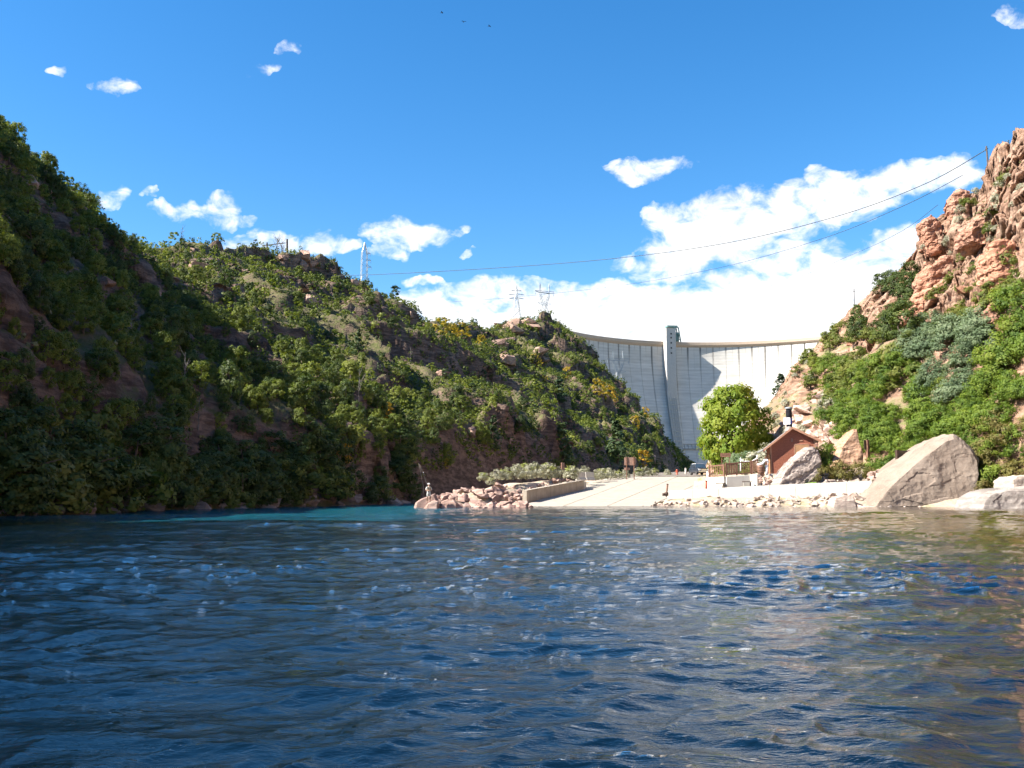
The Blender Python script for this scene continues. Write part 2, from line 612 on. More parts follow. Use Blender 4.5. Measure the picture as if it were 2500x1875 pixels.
class MB:
    """collects boxes, bars, tubes and prisms into one mesh"""
    def __init__(s):
        s.v, s.f = [], []

    def add(s, vs, fs):
        b = len(s.v)
        s.v += [tuple(v) for v in vs]
        s.f += [tuple(i + b for i in f) for f in fs]
        return s

    def box(s, c, d, rz=0, M=None):
        x, y, z = d[0] / 2, d[1] / 2, d[2] / 2
        vs = [Vector(p) for p in ((-x, -y, -z), (x, -y, -z), (x, y, -z), (-x, y, -z), (-x, -y, z), (x, -y, z), (x, y, z), (-x, y, z))]
        R = Matrix.Rotation(rz, 3, 'Z') if M is None else M
        vs = [R @ v + Vector(c) for v in vs]
        return s.add(vs, [(0, 3, 2, 1), (4, 5, 6, 7), (0, 1, 5, 4), (1, 2, 6, 5), (2, 3, 7, 6), (3, 0, 4, 7)])

    def bar(s, a, b, w, h=None):
        a, b = Vector(a), Vector(b)
        h = h or w
        d = b - a
        if d.length < 1e-6:
            return s
        q = d.to_track_quat('Z', 'Y').to_matrix()
        return s.box((a + b) / 2, (w, h, d.length), M=q)

    def tube(s, pts, r, n=8, cap=True):
        pts = [Vector(p) for p in pts]
        rs = r if isinstance(r, (list, tuple)) else [r] * len(pts)
        rings = []
        for i, p in enumerate(pts):
            d = pts[min(i + 1, len(pts) - 1)] - pts[max(i - 1, 0)]
            q = d.to_track_quat('Z', 'Y').to_matrix()
            rings.append([p + q @ Vector((math.cos(2 * math.pi * k / n) * rs[i], math.sin(2 * math.pi * k / n) * rs[i], 0)) for k in range(n)])
        vs = [v for rr in rings for v in rr]
        fs = []
        for i in range(len(pts) - 1):
            for k in range(n):
                a, b = i * n + k, i * n + (k + 1) % n
                fs.append((a, b, b + n, a + n))
        if cap:
            fs.append(tuple(range(n))[::-1])
            fs.append(tuple((len(pts) - 1) * n + k for k in range(n)))
        return s.add(vs, fs)

    def lathe(s, prof, n=16, c=(0, 0, 0)):
        vs, fs = [], []
        for (r, z) in prof:
            for k in range(n):
                a = 2 * math.pi * k / n
                vs.append((c[0] + r * math.cos(a), c[1] + r * math.sin(a), c[2] + z))
        for i in range(len(prof) - 1):
            for k in range(n):
                a, b = i * n + k, i * n + (k + 1) % n
                fs.append((a, b, b + n, a + n))
        fs.append(tuple(range(n))[::-1])
        fs.append(tuple((len(prof) - 1) * n + k for k in range(n)))
        return s.add(vs, fs)

    def prism(s, poly, a, b, axis='Y'):
        """poly of 2-D points, extruded along an axis from a to b"""
        def P(u, v, t):
            return (u, t, v) if axis == 'Y' else ((t, u, v) if axis == 'X' else (u, v, t))
        n = len(poly)
        vs = [P(u, v, a) for u, v in poly] + [P(u, v, b) for u, v in poly]
        fs = [tuple(range(n)), tuple(range(2 * n - 1, n - 1, -1))]
        for i in range(n):
            j = (i + 1) % n
            fs.append((i, i + n, j + n, j))
        return s.add(vs, fs)

    def mesh(s, name, mat, smooth=False, bevel=0):
        me = bpy.data.meshes.new(name)
        me.from_pydata(s.v, [], s.f)
        bm = bmesh.new()
        bm.from_mesh(me)
        bmesh.ops.recalc_face_normals(bm, faces=bm.faces)
        if bevel:
            bmesh.ops.bevel(bm, geom=[e for e in bm.edges if len(e.link_faces) == 2 and e.calc_face_angle(0) > .5], offset=bevel, segments=1, affect='EDGES', clamp_overlap=True)
        for f in bm.faces:
            f.smooth = smooth
        bm.to_mesh(me)
        bm.free()
        me.materials.append(mat)
        return me

    def build(s, name, mat, parent=None, smooth=False, bevel=0, loc=(0, 0, 0), rz=0):
        return obj(name, s.mesh(name, mat, smooth, bevel), parent, loc, rz)


# ------------------------------------------------------------------ terrain strips
def catmull(P, u):
    P = np.asarray(P, float)
    n = len(P)
    i = np.clip(np.floor(u).astype(int), 0, n - 2)
    t = (u - i)[:, None]
    p0, p1, p2, p3 = P[np.clip(i - 1, 0, n - 1)], P[i], P[i + 1], P[np.clip(i + 2, 0, n - 1)]
    return .5 * ((2 * p1) + (-p0 + p2) * t + (2 * p0 - 5 * p1 + 4 * p2 - p3) * t * t + (-p0 + 3 * p1 - 3 * p2 + p3) * t ** 3)


class Strip:
    def __init__(s, base, ridge, us, vs, fz, disp, back=(60, -25)):
        us, vs = np.asarray(us), np.asarray(vs)
        B, R = catmull(base, us), catmull(ridge, us)
        U, Vv = np.meshgrid(us, vs, indexing='ij')
        Bx, Rx = B[:, None, :], R[:, None, :]
        vh = np.minimum(Vv, 1.0)
        P = np.empty(U.shape + (3,))
        P[..., :2] = Bx[..., :2] + (Rx - Bx)[..., :2] * vh[..., None]
        z = fz(U, vh, P)
        P[..., 2] = Bx[..., 2] + (Rx - Bx)[..., 2] * z
        out = (R - B)[:, :2]
        ln = np.linalg.norm(out, axis=1, keepdims=True) + 1e-6
        out = out / ln
        over = np.maximum(Vv - 1, 0)
        P[..., :2] += out[:, None, :] * (over * back[0])[..., None]
        P[..., 2] += over * back[1]
        low = np.maximum(-Vv, 0)
        P[..., 2] = np.where(Vv < 0, Bx[..., 2] - low * 14, P[..., 2])
        s.shape = U.shape
        flat = P.reshape(-1, 3)
        o3 = np.repeat(out[:, None, :], len(vs), 1).reshape(-1, 2)
        dn, dz, rocky = disp(U.ravel(), Vv.ravel(), flat)
        flat[:, :2] -= o3 * dn[:, None]
        flat[:, 2] += dz
        s.P = flat.reshape(P.shape)
        s.rocky = rocky
        s.us, s.vs = us, vs

    def object(s, name, mat, label=None):
        nu, nv = s.shape
        idx = np.arange(nu * nv).reshape(nu, nv)
        Fc = np.stack([idx[:-1, :-1], idx[1:, :-1], idx[1:, 1:], idx[:-1, 1:]], -1).reshape(-1, 4)
        V = s.P.reshape(-1, 3)
        # orient upward
        a, b, c = V[Fc[:, 0]], V[Fc[:, 1]], V[Fc[:, 3]]
        if np.cross(b - a, c - a)[:, 2].mean() < 0:
            Fc = Fc[:, ::-1]
        me = mesh_np(name, V, Fc, mat, False, {'rocky': s.rocky})
        s.V, s.F = V, Fc
        o = obj(name, me)
        tag(o, kind='structure')
        s.bvh = BVHTree.FromPolygons([tuple(v) for v in V.tolist()], Fc.tolist())
        n = np.cross(V[Fc[:, 1]] - V[Fc[:, 0]], V[Fc[:, 3]] - V[Fc[:, 0]])
        s.area = np.linalg.norm(n, axis=1)
        s.nz = n[:, 2] / (s.area + 1e-9)
        s.cent = V[Fc].mean(1)
        s.cv = ((Fc % nv).min(1)).astype(int)
        s.cu = ((Fc // nv).min(1)).astype(int)
        return o


def dense(knots):
    """piecewise sampling: list of (u0, u1, n)"""
    r = []
    for a, b, n in knots:
        r += list(np.linspace(a, b, n, endpoint=False))
    r.append(knots[-1][1])
    return np.array(r)


def RZ(px, py, d):
    p = pix(px, py, d)
    return (p.x, p.y, p.z)


# --- west (left) bank: runs from behind the camera to the foot of the dam
baseL = [(-34, -120, 0), (-32, -40, 0), (-29, 20, 0), (-26.6, 50, 0), (-25.7, 61, 0), (-23, 73, 0), (-19, 90, 0), (-13, 123, 0),
         (-4, 165, 0), (8, 210, 0), (24, 265, 0), (44, 330, 0), (60, 390, 1), (74, 440, 2), (88, 500, 3), (98, 560, 4), (120, 640, 5)]
ridgeL = [(-118, -120, 70), (-104, -30, 66), (-94, 50, 63), (-87, 100, 68), RZ(-30, 330, 150), RZ(120, 455, 175), RZ(280, 610, 212), RZ(450, 622, 245),
          RZ(640, 664, 290), RZ(760, 660, 320), RZ(900, 752, 365), RZ(1035, 816, 425), RZ(1150, 818, 520), RZ(1280, 794, 620), RZ(1375, 826, 720), RZ(1490, 962, 660), RZ(1712, 1150, 700)]
usL = dense([(0, 3, 30), (3, 5, 60), (5, 8, 110), (8, 11, 120), (11, 14, 110), (14, 16, 80)])
vsL = dense([(-.12, 0, 5), (0, 1, 150), (1, 2.2, 16)])


def fzL(U, v, P):
    q = P.reshape(-1, 3) * np.array([.018, .018, 0])
    n = fbm(q, 3, 5).reshape(U.shape)
    n2 = fbm(P.reshape(-1, 3) * np.array([.06, .06, 0]), 3, 9).reshape(U.shape)
    k = 4.5
    t = v * k + n * .9 + n2 * .25
    fl, fr = np.floor(t), t - np.floor(t)
    ter = (fl + sstep(.0, .30, fr)) - t + .35
    amp = sstep(0, .06, v) * sstep(1.0, .93, v) * (.06 + .07 * sstep(5.5, 8, U)) * (0.6 + .4 * sstep(-.2, .3, n2))
    f = v ** 0.92
    return f + ter * amp + .06 * sstep(0, .04, v) * (1 - v) ** 4


def dispL(u, v, p):
    w = sstep(-.02, .06, v)
    big = fbm(p * .03, 4, 21) * 3.2
    crag = fbm(p * np.array([.12, .12, .2]), 4, 31, ridged=True)
    cv, ce = cells(p * np.array([.22, .22, .32]), 3)
    rocky = sstep(.05, .6, fbm(p * np.array([.025, .025, .05]), 3, 77))
    block = (cv - .5) * 2.6 * rocky
    fine = fbm(p * .5, 3, 41) * .5
    top = sstep(1.25, .9, v)
    dn = (big * top + crag * .8 * (0.4 + rocky) + block + fine) * w
    dz = (fbm(p * .09, 3, 51) * 1.0 + fine * .5) * w * np.where(v > .9, .6, 1)
    return dn, dz, rocky


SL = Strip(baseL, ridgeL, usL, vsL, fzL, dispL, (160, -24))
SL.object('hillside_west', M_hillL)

# --- east (right) bank
baseR = [(40, -120, 0), (39, -40, 0), (40, 20, 0), (43, 62, 0), (45.5, 84, .2), (42, 98, 1.6), (38.5, 106, 3.2), (36.5, 112, 3.8), (34.5, 120, 4.0),
         (32.5, 132, 4.1), (31.5, 145, 4.2), (31.5, 155, 4.4), (31.5, 163, 4.6), (32.5, 170, 4.8), (34, 176, 5)]
ridgeR = [(86, -120, 56), (80, -40, 56), (74, 20, 55), (70, 70, 54), (68, 110, 50), RZ(2480, 405, 134), RZ(2405, 505, 150), RZ(2318, 570, 162), RZ(2222, 685, 180),
          RZ(2095, 770, 205), RZ(2015, 846, 222), RZ(1940, 945, 212), RZ(1868, 1035, 198), RZ(1785, 1118, 182), (35.5, 179, 5.6)]
usR = dense([(0, 3.6, 36), (3.6, 5, 90), (5, 8, 230), (8, 11, 150), (11, 14, 60)])
vsR = dense([(-.12, 0, 5), (0, 1, 190), (1, 2.2, 12)])


def fzR(U, v, P):
    n = fbm(P.reshape(-1, 3) * np.array([.03, .03, 0]), 3, 105).reshape(U.shape)
    t = v * 3.6 + n * .7 + .25
    fl, fr = np.floor(t), t - np.floor(t)
    ter = (fl + sstep(.0, .34, fr)) - t + .33
    cl = sstep(4.5, 5.5, U) * sstep(9, 8, U)
    amp = sstep(0, .08, v) * sstep(1.0, .95, v) * (.09 + .04 * cl)
    cliff = (sstep(.5, .98, v) - v) * sstep(.25, .6, v) * cl * .5
    return v + ter * amp + cliff


def dispR(u, v, p):
    w = sstep(-.02, .1, v) * np.where(v > 1, sstep(2.2, 1, v), 1)
    cl = sstep(.38, .55, v + fbm(p * .06, 3, 7) * .12) * sstep(9.6, 8, u)
    low = (1 - cl)
    # slanted beds and fractures
    q = (p + np.stack([fbm(p * .12, 2, 88), fbm(p * .12 + 9, 2, 89), fbm(p * .12 + 5, 2, 90)], -1) * 1.5) @ np.array([[.86, 0, .5], [0, 1, 0], [-.5, 0, .86]]).T
    cv, ce = cells(q * np.array([.20, .20, .40]), 13)
    cv2, ce2 = cells(q * np.array([.8, .8, 1.5]), 23)
    crag = fbm(q * np.array([.16, .16, .34]), 5, 131, ridged=True)
    bedq = q[:, 2] / 3.2 + fbm(p * .08, 2, 99) * .5
    bed = _h(np.floor(bedq), np.floor(bedq * 0), np.floor(bedq * 0), 5) - .5
    bedq2 = q[:, 2] / .8 + fbm(p * .2, 2, 98) * .6
    bed2 = _h(np.floor(bedq2), np.floor(bedq2 * 0), np.floor(bedq2 * 0), 6) - .5
    jn, je = cells(np.stack([q[:, 0] * .20, q[:, 1] * .20, np.floor(bedq) * 7.3], -1), 43)
    rocky = np.clip(cl + sstep(-.15, .45, fbm(p * .05, 3, 177)) * .85 * low, 0, 1)
    dn = (fbm(p * .05, 3, 121) * 2.2 + crag * (.15 * cl + .2) + (bed * 2.2 + bed2 * .7 + (jn - .5) * 2.6 - np.exp(-(je / .06) ** 2) * .9) * cl + ((cv - .5) * 1.6 + (cv2 - .5) * .45) * rocky * (.35 + .65 * cl)
          - np.exp(-(ce / .08) ** 2) * .8 * rocky) * w
    dz = (fbm(p * .14, 3, 151) * .7 + fbm(p * .6, 3, 161) * .25 * rocky) * w
    return dn, dz, rocky


SR = Strip(baseR, ridgeR, usR, vsR, fzR, dispR, (60, -10))
SR.object('hillside_east', M_hillR)

# --- ground of the point, the landing and the lot (inverse distance between surveyed spots)
CTRL = []


def cp(px, d, z):
    CTRL.append((gx(px, d, z), d, z))


for px in range(880, 2800, 110):
    cp(px, 76, -1.1)
for px, d, z in [(960, 88, -1.2), (990, 97, -1.3), (1040, 108, -1.2), (1090, 120, -1.2), (1160, 135, -1.2), (1240, 160, -1.2), (1320, 190, -1.2), (1400, 230, -1),
                 (1000, 81, -.9), (1025, 83.6, .1), (1060, 85, .2), (1110, 85, -.1), (1100, 88, .8), (1180, 87, -.1), (1250, 91, -.1), (1160, 94, 1.55), (1220, 94, 1.0), (1230, 100, 2.0),
                 (1270, 97, 1.0), (1300, 106, 2.45), (1300, 101, 1.5), (1360, 112, 2.75), (1360, 106, 2.0), (1410, 115, 2.45), (1420, 120, 2.9), (1170, 104, 1.7), (1120, 98, .6), (1260, 114, 2.5), (1200, 112, .8), (1300, 124, 2.2), (1370, 130, 2.8), (1340, 140, .6),
                 (1262, 94, -.15), (1283, 97, .1), (1340, 104, .6), (1426, 116, 1.45), (1478, 142, 3.3), (1400, 95, -.1), (1500, 95, -.1), (1500, 105, .65), (1560, 115, 1.35), (1600, 130, 2.4), (1640, 145, 3.5), (1560, 92, -.15), (1640, 94, .0), (1700, 98, .5), (1740, 103, .55),
                 (1700, 120, 1.7), (1730, 135, 2.8), (1735, 150, 3.9), (1540, 142, 3.35), (1540, 160, 4.0), (1650, 160, 4.3), (1740, 165, 4.5), (1600, 185, 4.7), (1700, 200, 5.1), (1560, 200, 4.2), (1500, 175, 3.6), (1450, 150, 3.0), (1430, 165, 1.2), (1500, 220, 1.0), (1600, 240, 4.8), (1720, 240, 5.6),
                 (1640, 91, -.4), (1800, 91, -.4), (1950, 90, -.4), (2100, 87, -.4), (2200, 86, -.4), (2350, 84, -.3),
                 (1640, 95, .3), (1800, 94.2, .45), (1950, 92.6, .5), (2100, 90.4, .6), (1660, 96.6, .75), (1730, 96, .85), (1800, 95.2, .9), (1870, 94.6, .95), (1950, 93.8, .95), (2030, 93, .95), (2100, 92.2, 1.0),
                 (1700, 100.5, 1.2), (1780, 101, 1.8), (1850, 99, 1.9), (1850, 104, 3.1), (1800, 104, 3.0), (1760, 108, 3.2), (1900, 97.6, 2.0), (1900, 101, 3.2), (1950, 101, 3.4), (2000, 100, 3.4), (1950, 106, 3.6), (1880, 108, 3.6), (1800, 120, 3.7), (1790, 140, 4.0), (1860, 125, 4),
                 (2000, 96.5, 2.2), (2100, 94, 2.3), (2060, 98, 3.2), (2130, 97, 3.3), (2190, 95, 3.4), (2250, 94, 3.3), (2330, 92, 2.4), (2400, 90, 1.8), (2450, 88, 1.2), (2100, 102, 4.2), (2200, 100, 4.6), (2300, 98, 4.2), (2420, 86, .5), (2550, 82, .2), (2550, 88, 1.5)]:
    cp(px, d, z)
CT = np.array(CTRL)


def ground_z(x, y):
    x, y = np.asarray(x, float), np.asarray(y, float)
    d2 = (x[..., None] - CT[:, 0]) ** 2 + ((y[..., None] - CT[:, 1]) * .9) ** 2 + .6
    w = d2 ** -2.2
    return (w * CT[:, 2]).sum(-1) / w.sum(-1)


gy = np.concatenate([np.linspace(74, 118, 150), np.linspace(118.8, 250, 90)])
gt = np.linspace(-.17, .62, 230)
GY, GT = np.meshgrid(gy, gt, indexing='ij')
GX = GT * GY
GZ = ground_z(GX, GY)
gp = np.stack([GX, GY, GZ], -1).reshape(-1, 3)
land = sstep(.2, 1.0, gp[:, 2])
RL_ = ((gx(1215, 85, -.6), 85.0), (gx(1484, 143, 3.4), 143.0))
t_r = np.clip((gp[:, 1] - 85) / 58, 0, 1)
xl_r = RL_[0][0] + (RL_[1][0] - RL_[0][0]) * t_r
xr_r = np.interp(gp[:, 1], [85, 98, 100, 108, 117, 143, 150], [gx(1560, 85), gx(1620, 98), gx(1640, 100), gx(1692, 108), gx(1732, 117), gx(1748, 143), gx(1748, 150)])
on_ramp = (gp[:, 0] > xl_r - .4) & (gp[:, 0] < xr_r + .2) & (gp[:, 1] > 84) & (gp[:, 1] < 144.5)
lot_m = (gp[:, 1] >= 143) & (gp[:, 0] > gx(1474, 143) * (gp[:, 1] / 143) - .5)
gp[:, 2] = np.where(on_ramp, np.minimum(gp[:, 2], .073 * (gp[:, 1] - 94) - .12), gp[:, 2])
gp[:, 2] = np.where(lot_m, np.minimum(gp[:, 2], .073 * 49.3 + (gp[:, 1] - 143.3) * .032 - .15), gp[:, 2])
land = land * (1 - on_ramp) * (1 - lot_m)
heap = (gp[:, 1] < 101) & (gp[:, 0] < gx(1275, 95)) & (gp[:, 2] > -.1)
gp[:, 2] -= heap * .28
gp[:, 2] += fbm(gp * np.array([.5, .5, 0]), 4, 201) * .10 * land - .06
# the paved parts are graded smooth and lie a little under the slabs
idx = np.arange(len(gp)).reshape(GY.shape)
Fg = np.stack([idx[:-1, :-1], idx[:-1, 1:], idx[1:, 1:], idx[1:, :-1]], -1).reshape(-1, 4)
tg = NT('bank_gravel')
cg = tg.geo()
colg = tg.ramp(tg.noise(cg, .5, 6, .65), [(.35, (.30, .21, .155)), (.5, (.38, .30, .23)), (.65, (.22, .19, .09))])
colg = tg.mix(tg.ramp(tg.noise(cg, 5, 4, .7), [(.45, (0, 0, 0)), (.7, (.5, .5, .5))]), colg, (.5, .42, .34))
tg.set(colg, .95, tg.bump(tg.noise(cg, 6, 6, .7), .8, .15), .1)
SLOPE = .073
o = obj('gravel_bank', mesh_np('gravel_bank', gp, Fg, tg.m))
tag(o, kind='structure')
GB = BVHTree.FromPolygons([tuple(v) for v in gp.tolist()], Fg.tolist())


def ramp_z(d):
    return SLOPE * (d - 94.0)


# ramp and lot
def quadmesh(name, pts, mat, thick=.25, parent=None):
    m = MB()
    n = len(pts)
    top = [Vector(p) for p in pts]
    bot = [p - Vector((0, 0, thick)) for p in top]
    m.add(top + bot, [tuple(range(n)), tuple(range(2 * n - 1, n - 1, -1))] + [(i, i + n, (i + 1) % n + n, (i + 1) % n) for i in range(n)])
    return m.build(name, mat, parent)


ramp = empty('boat_ramp', (gx(1450, 110), 110, ramp_z(110)))
tag(ramp, kind='structure')
inv = Matrix.Translation(-Vector(ramp.location))
N = 9
lo_l, lo_r = (gx(1215, 85, -.6), 85.0), (gx(1555, 86, -.6), 86.0)
hi_l, hi_r = (gx(1484, 143, 3.4), 143.0), (gx(1738, 143, 3.5), 143.0)
for k in range(N):
    a, b = k / N, (k + 1) / N
    g = .0012

    def L(p, q, t):
        return (p[0] + (q[0] - p[0]) * t, p[1] + (q[1] - p[1]) * t)
    for j in range(4):
        s0, s1 = j / 4, (j + 1) / 4
        c = []
        for (sa, t) in ((s0 + .0006, a + g), (s0 + .0006, b - g), (s1 - .0006, b - g), (s1 - .0006, a + g)):
            p = L(L(lo_l, hi_l, sa), L(lo_r, hi_r, sa), t)
            c.append((p[0] - ramp.location.x, p[1] - ramp.location.y, ramp_z(p[1]) + .10 + .012 * ((k * 7 + j * 3) % 3) - ramp.location.z))
        quadmesh('slab', c, M_ramp, .25, ramp)
apr = []
for px, d in ((1596, 97.2), (1641, 100), (1692, 108), (1731, 117), (1744, 142.8), (1739, 142.8)):
    z = ramp_z(d)
    apr.append((gx(px, d, z) - ramp.location.x, d - ramp.location.y, z + .09 - ramp.location.z))
quadmesh('slab', apr, M_ramp, .2, ramp)
lot_pts = [(1474, 143.3), (1742, 143.3), (1760, 170), (1745, 215), (1660, 215), (1590, 190), (1510, 160)]
lotv = []
for px, d in lot_pts:
    z = ramp_z(143.3) + .16 + (d - 143.3) * .032
    lotv.append((gx(px, d, z), d, z))
o = quadmesh('parking_lot', lotv, M_asph, .3)
tag(o, kind='structure')

# canyon floor beyond the lot
fl = MB()
fl.add([(20, 214, 3), (140, 214, 3), (330, 900, 8), (60, 900, 8)], [(0, 1, 2, 3)])
o = fl.build('canyon_floor', M_hillL)
tag(o, kind='structure')
# river bed
rb = MB()
rb.add([(-200, -160, -2.2), (200, -160, -2.2), (200, 420, -2.2), (-200, 420, -2.2)], [(0, 1, 2, 3)])
o = rb.build('deep_riverbed', M_darkrock)
tag(o, kind='structure')


def on_ground(x, y, top=60):
    """height of the highest ground under (x, y)"""
    best = -1.0
    for b in (SL.bvh, SR.bvh, GB):
        h = b.ray_cast(Vector((x, y, 260)), Vector((0, 0, -1)))
        if h[0] is not None:
            best = max(best, h[0].z)
    return best


def hit(px, py, bvhs=None):
    """ground point seen at a pixel of the photograph"""
    r = ray(px, py).normalized()
    o0 = Vector((0, 0, CAMH))
    best, bd = None, 1e9
    for b in (bvhs or (SL.bvh, SR.bvh, GB)):
        h = b.ray_cast(o0, r)
        if h[0] is not None and h[3] < bd:
            best, bd = h[0], h[3]
    return best


def visible(p, slack=1.0):
    o0 = Vector((0, 0, CAMH))
    d = Vector(p) - o0
    ln = d.length
    d.normalize()
    for b in (SL.bvh, SR.bvh):
        h = b.ray_cast(o0, d)
        if h[0] is not None and h[3] < ln - slack:
            return False
    return True

# ------------------------------------------------------------------ water
ys = [-150, -60, -20, -5, 0, 1.5, 2.5]
y = 3.0
while y < 150:
    ys.append(y)
    y *= 1.0078
ys += [156, 170, 190, 220, 260, 320, 420]
ys = np.array(ys)
ts = np.concatenate([[-60, -25, -10, -4, -2, -1.2, -.8], np.linspace(-.6, .6, 530), [.8, 1.2, 2, 4, 10, 25, 60]])
WY, WT = np.meshgrid(ys, ts, indexing='ij')
WX = WT * np.clip(WY, 3.0, 90)
P2 = np.stack([WX, WY, np.zeros_like(WX)], -1).reshape(-1, 3)
dist = np.sqrt(P2[:, 0] ** 2 + P2[:, 1] ** 2)
warp = np.stack([fbm(P2 * .35, 2, 301), fbm(P2 * .35 + 40, 2, 302), np.zeros(len(P2))], -1)
# current runs from the far left towards the lower right; crests lie across it
ca, sa_ = math.cos(rad(-14)), math.sin(rad(-14))
Q = np.stack([P2[:, 0] * ca - P2[:, 1] * sa_, P2[:, 0] * sa_ + P2[:, 1] * ca, P2[:, 2]], -1) + warp * .55
h = np.zeros(len(P2))
for wl_, amp, sx, sd, rg in ((8.0, .05, .4, 1, 0), (3.2, .030, .5, 2, 1), (1.5, .034, .6, 3, 1), (.75, .042, .65, 4, 1), (.38, .037, .75, 5, 1), (.19, .020, .8, 6, 1)):
    n = vnoise(np.stack([Q[:, 0] / wl_ * sx, Q[:, 1] / wl_, Q[:, 2] + sd * 7.3], -1) @ _R.T, 300 + sd * 11)
    if rg:
        n = (1 - 2 * np.abs(n)) * .5
        n = np.sign(n) * np.abs(n) ** 1.25
    fade = np.clip(2.0 - dist * .0156 / wl_ * 1.1, 0, 1)
    h += n * amp * fade
gust = .42 + .7 * sstep(-.7, .8, fbm(P2 * np.array([.10, .16, 0]), 3, 333))
calm = 1 - .75 * sstep(60, 86, P2[:, 1]) * sstep(-9, 0, P2[:, 0])
h *= 2.5 * gust * calm * sstep(150, 110, P2[:, 1])
P2[:, 2] = h
# depth of the water: a shallow cobble shelf along the right bank
shelf = sstep(4.5, 12.5, P2[:, 0] - (P2[:, 1] - 20) * .13 + fbm(P2 * .09, 3, 341) * 4.0)
shelf *= sstep(96, 70, P2[:, 1]) * .95
near_shore = sstep(78, 90, P2[:, 1]) * sstep(-6, 2, P2[:, 0]) * .5
rap = sstep(34, 52, P2[:, 1] + fbm(P2 * .2, 3, 77) * 6) * sstep(150, 125, P2[:, 1]) * sstep(-1, -7, P2[:, 0] - (P2[:, 1] - 70) * .03)
idx = np.arange(len(P2)).reshape(WY.shape)
Fw = np.stack([idx[:-1, :-1], idx[:-1, 1:], idx[1:, 1:], idx[1:, :-1]], -1).reshape(-1, 4)
t = NT('river_water')
c = t.geo()
sh = t.attr('shallow')
tq = t.attr('turquoise')
deep = t.mix(tq, (.0010, .005, .010), (.005, .065, .085))
tr = t.new('BsdfTransparent')
tr.inputs[0].default_value = (.62, .55, .40, 1)
df = t.new('BsdfDiffuse')
foam = t.math('MULTIPLY', t.ramp(t.noise(t.geo((.55, 1.6, 1)), .9, 6, .72), [(.70, (0, 0, 0)), (.78, (1, 1, 1))]), tq)
t.l.new(t.mix(foam, deep, (.75, .8, .82)), df.inputs[0])
body = t.new('MixShader')
t.l.new(sh, body.inputs[0])
t.l.new(df.outputs[0], body.inputs[1])
t.l.new(tr.outputs[0], body.inputs[2])
gl = t.new('BsdfGlossy')
gl.inputs['Roughness'].default_value = .035
gl.inputs[0].default_value = (1, 1, 1, 1)
b1 = t.noise(t.geo((1.0, 1.4, 1)), 6.5, 5, .62, .4)
b2 = t.noise(t.geo((1.0, 2.2, 1)), .9, 5, .6, .6)
bm_ = t.bump(t.math('ADD', t.math('MULTIPLY', b1, .011), t.math('MULTIPLY', b2, t.math('ADD', .03, t.math('MULTIPLY', tq, .08)))), 1.0, 1.0)
t.l.new(bm_, gl.inputs['Normal'])
fr = t.new('Fresnel')
fr.inputs[0].default_value = 1.33
t.l.new(bm_, fr.inputs['Normal'])
mx = t.new('MixShader')
t.l.new(t.math('MULTIPLY', fr.outputs[0], t.math('SUBTRACT', 1.0, t.math('MULTIPLY', foam, .9))), mx.inputs[0])
t.l.new(body.outputs[0], mx.inputs[1])
t.l.new(gl.outputs[0], mx.inputs[2])
t.l.new(mx.outputs[0], t.out.inputs[0])
M_water = t.m
o = obj('river_water', mesh_np('river_water', P2, Fw, M_water, True, {'shallow': shelf, 'turquoise': rap}))
tag(o, kind='structure')
# cobble shelf under the shallow water
sx_ = np.linspace(-4, 48, 130)
sy_ = np.linspace(2, 92, 180)
SX, SY = np.meshgrid(sx_, sy_, indexing='ij')
sp_ = np.stack([SX, SY, 0 * SX], -1).reshape(-1, 3)
cvv, cee = cells(sp_ * np.array([1.2, 1.2, 0]), 71)
sp_[:, 2] = -1.0 + sstep(0, 14, sp_[:, 0] - 6 - (sp_[:, 1] - 20) * .1) * .32 + np.minimum(cee, .35) * .5 * (.4 + cvv) + fbm(sp_ * .2, 3, 72) * .12
idx = np.arange(len(sp_)).reshape(SX.shape)
Fs = np.stack([idx[:-1, :-1], idx[1:, :-1], idx[1:, 1:], idx[:-1, 1:]], -1).reshape(-1, 4)
tb = NT('cobble_bed')
cb = tb.geo()
colb = tb.ramp(tb.noise(cb, 1.1, 4, .6), [(.35, (.14, .10, .05)), (.5, (.32, .22, .10)), (.66, (.62, .38, .15))])
tb.set(colb, .9, None, .1)
o = obj('cobble_riverbed', mesh_np('cobble_riverbed', sp_, Fs, tb.m, True))
tag(o, kind='structure')

# ------------------------------------------------------------------ the dam
def circ(p, q, r):
    ax, ay, bx, by, cx, cy = *p, *q, *r
    d = 2 * (ax * (by - cy) + bx * (cy - ay) + cx * (ay - by))
    ux = ((ax * ax + ay * ay) * (by - cy) + (bx * bx + by * by) * (cy - ay) + (cx * cx + cy * cy) * (ay - by)) / d
    uy = ((ax * ax + ay * ay) * (cx - bx) + (bx * bx + by * by) * (ax - cx) + (cx * cx + cy * cy) * (bx - ax)) / d
    return ux, uy, math.hypot(ax - ux, ay - uy)


ZC = 134.0


def crest_at(px, py):
    r = ray(px, py)
    k = (ZC - CAMH) / r.z
    return (r.x * k, r.y * k)


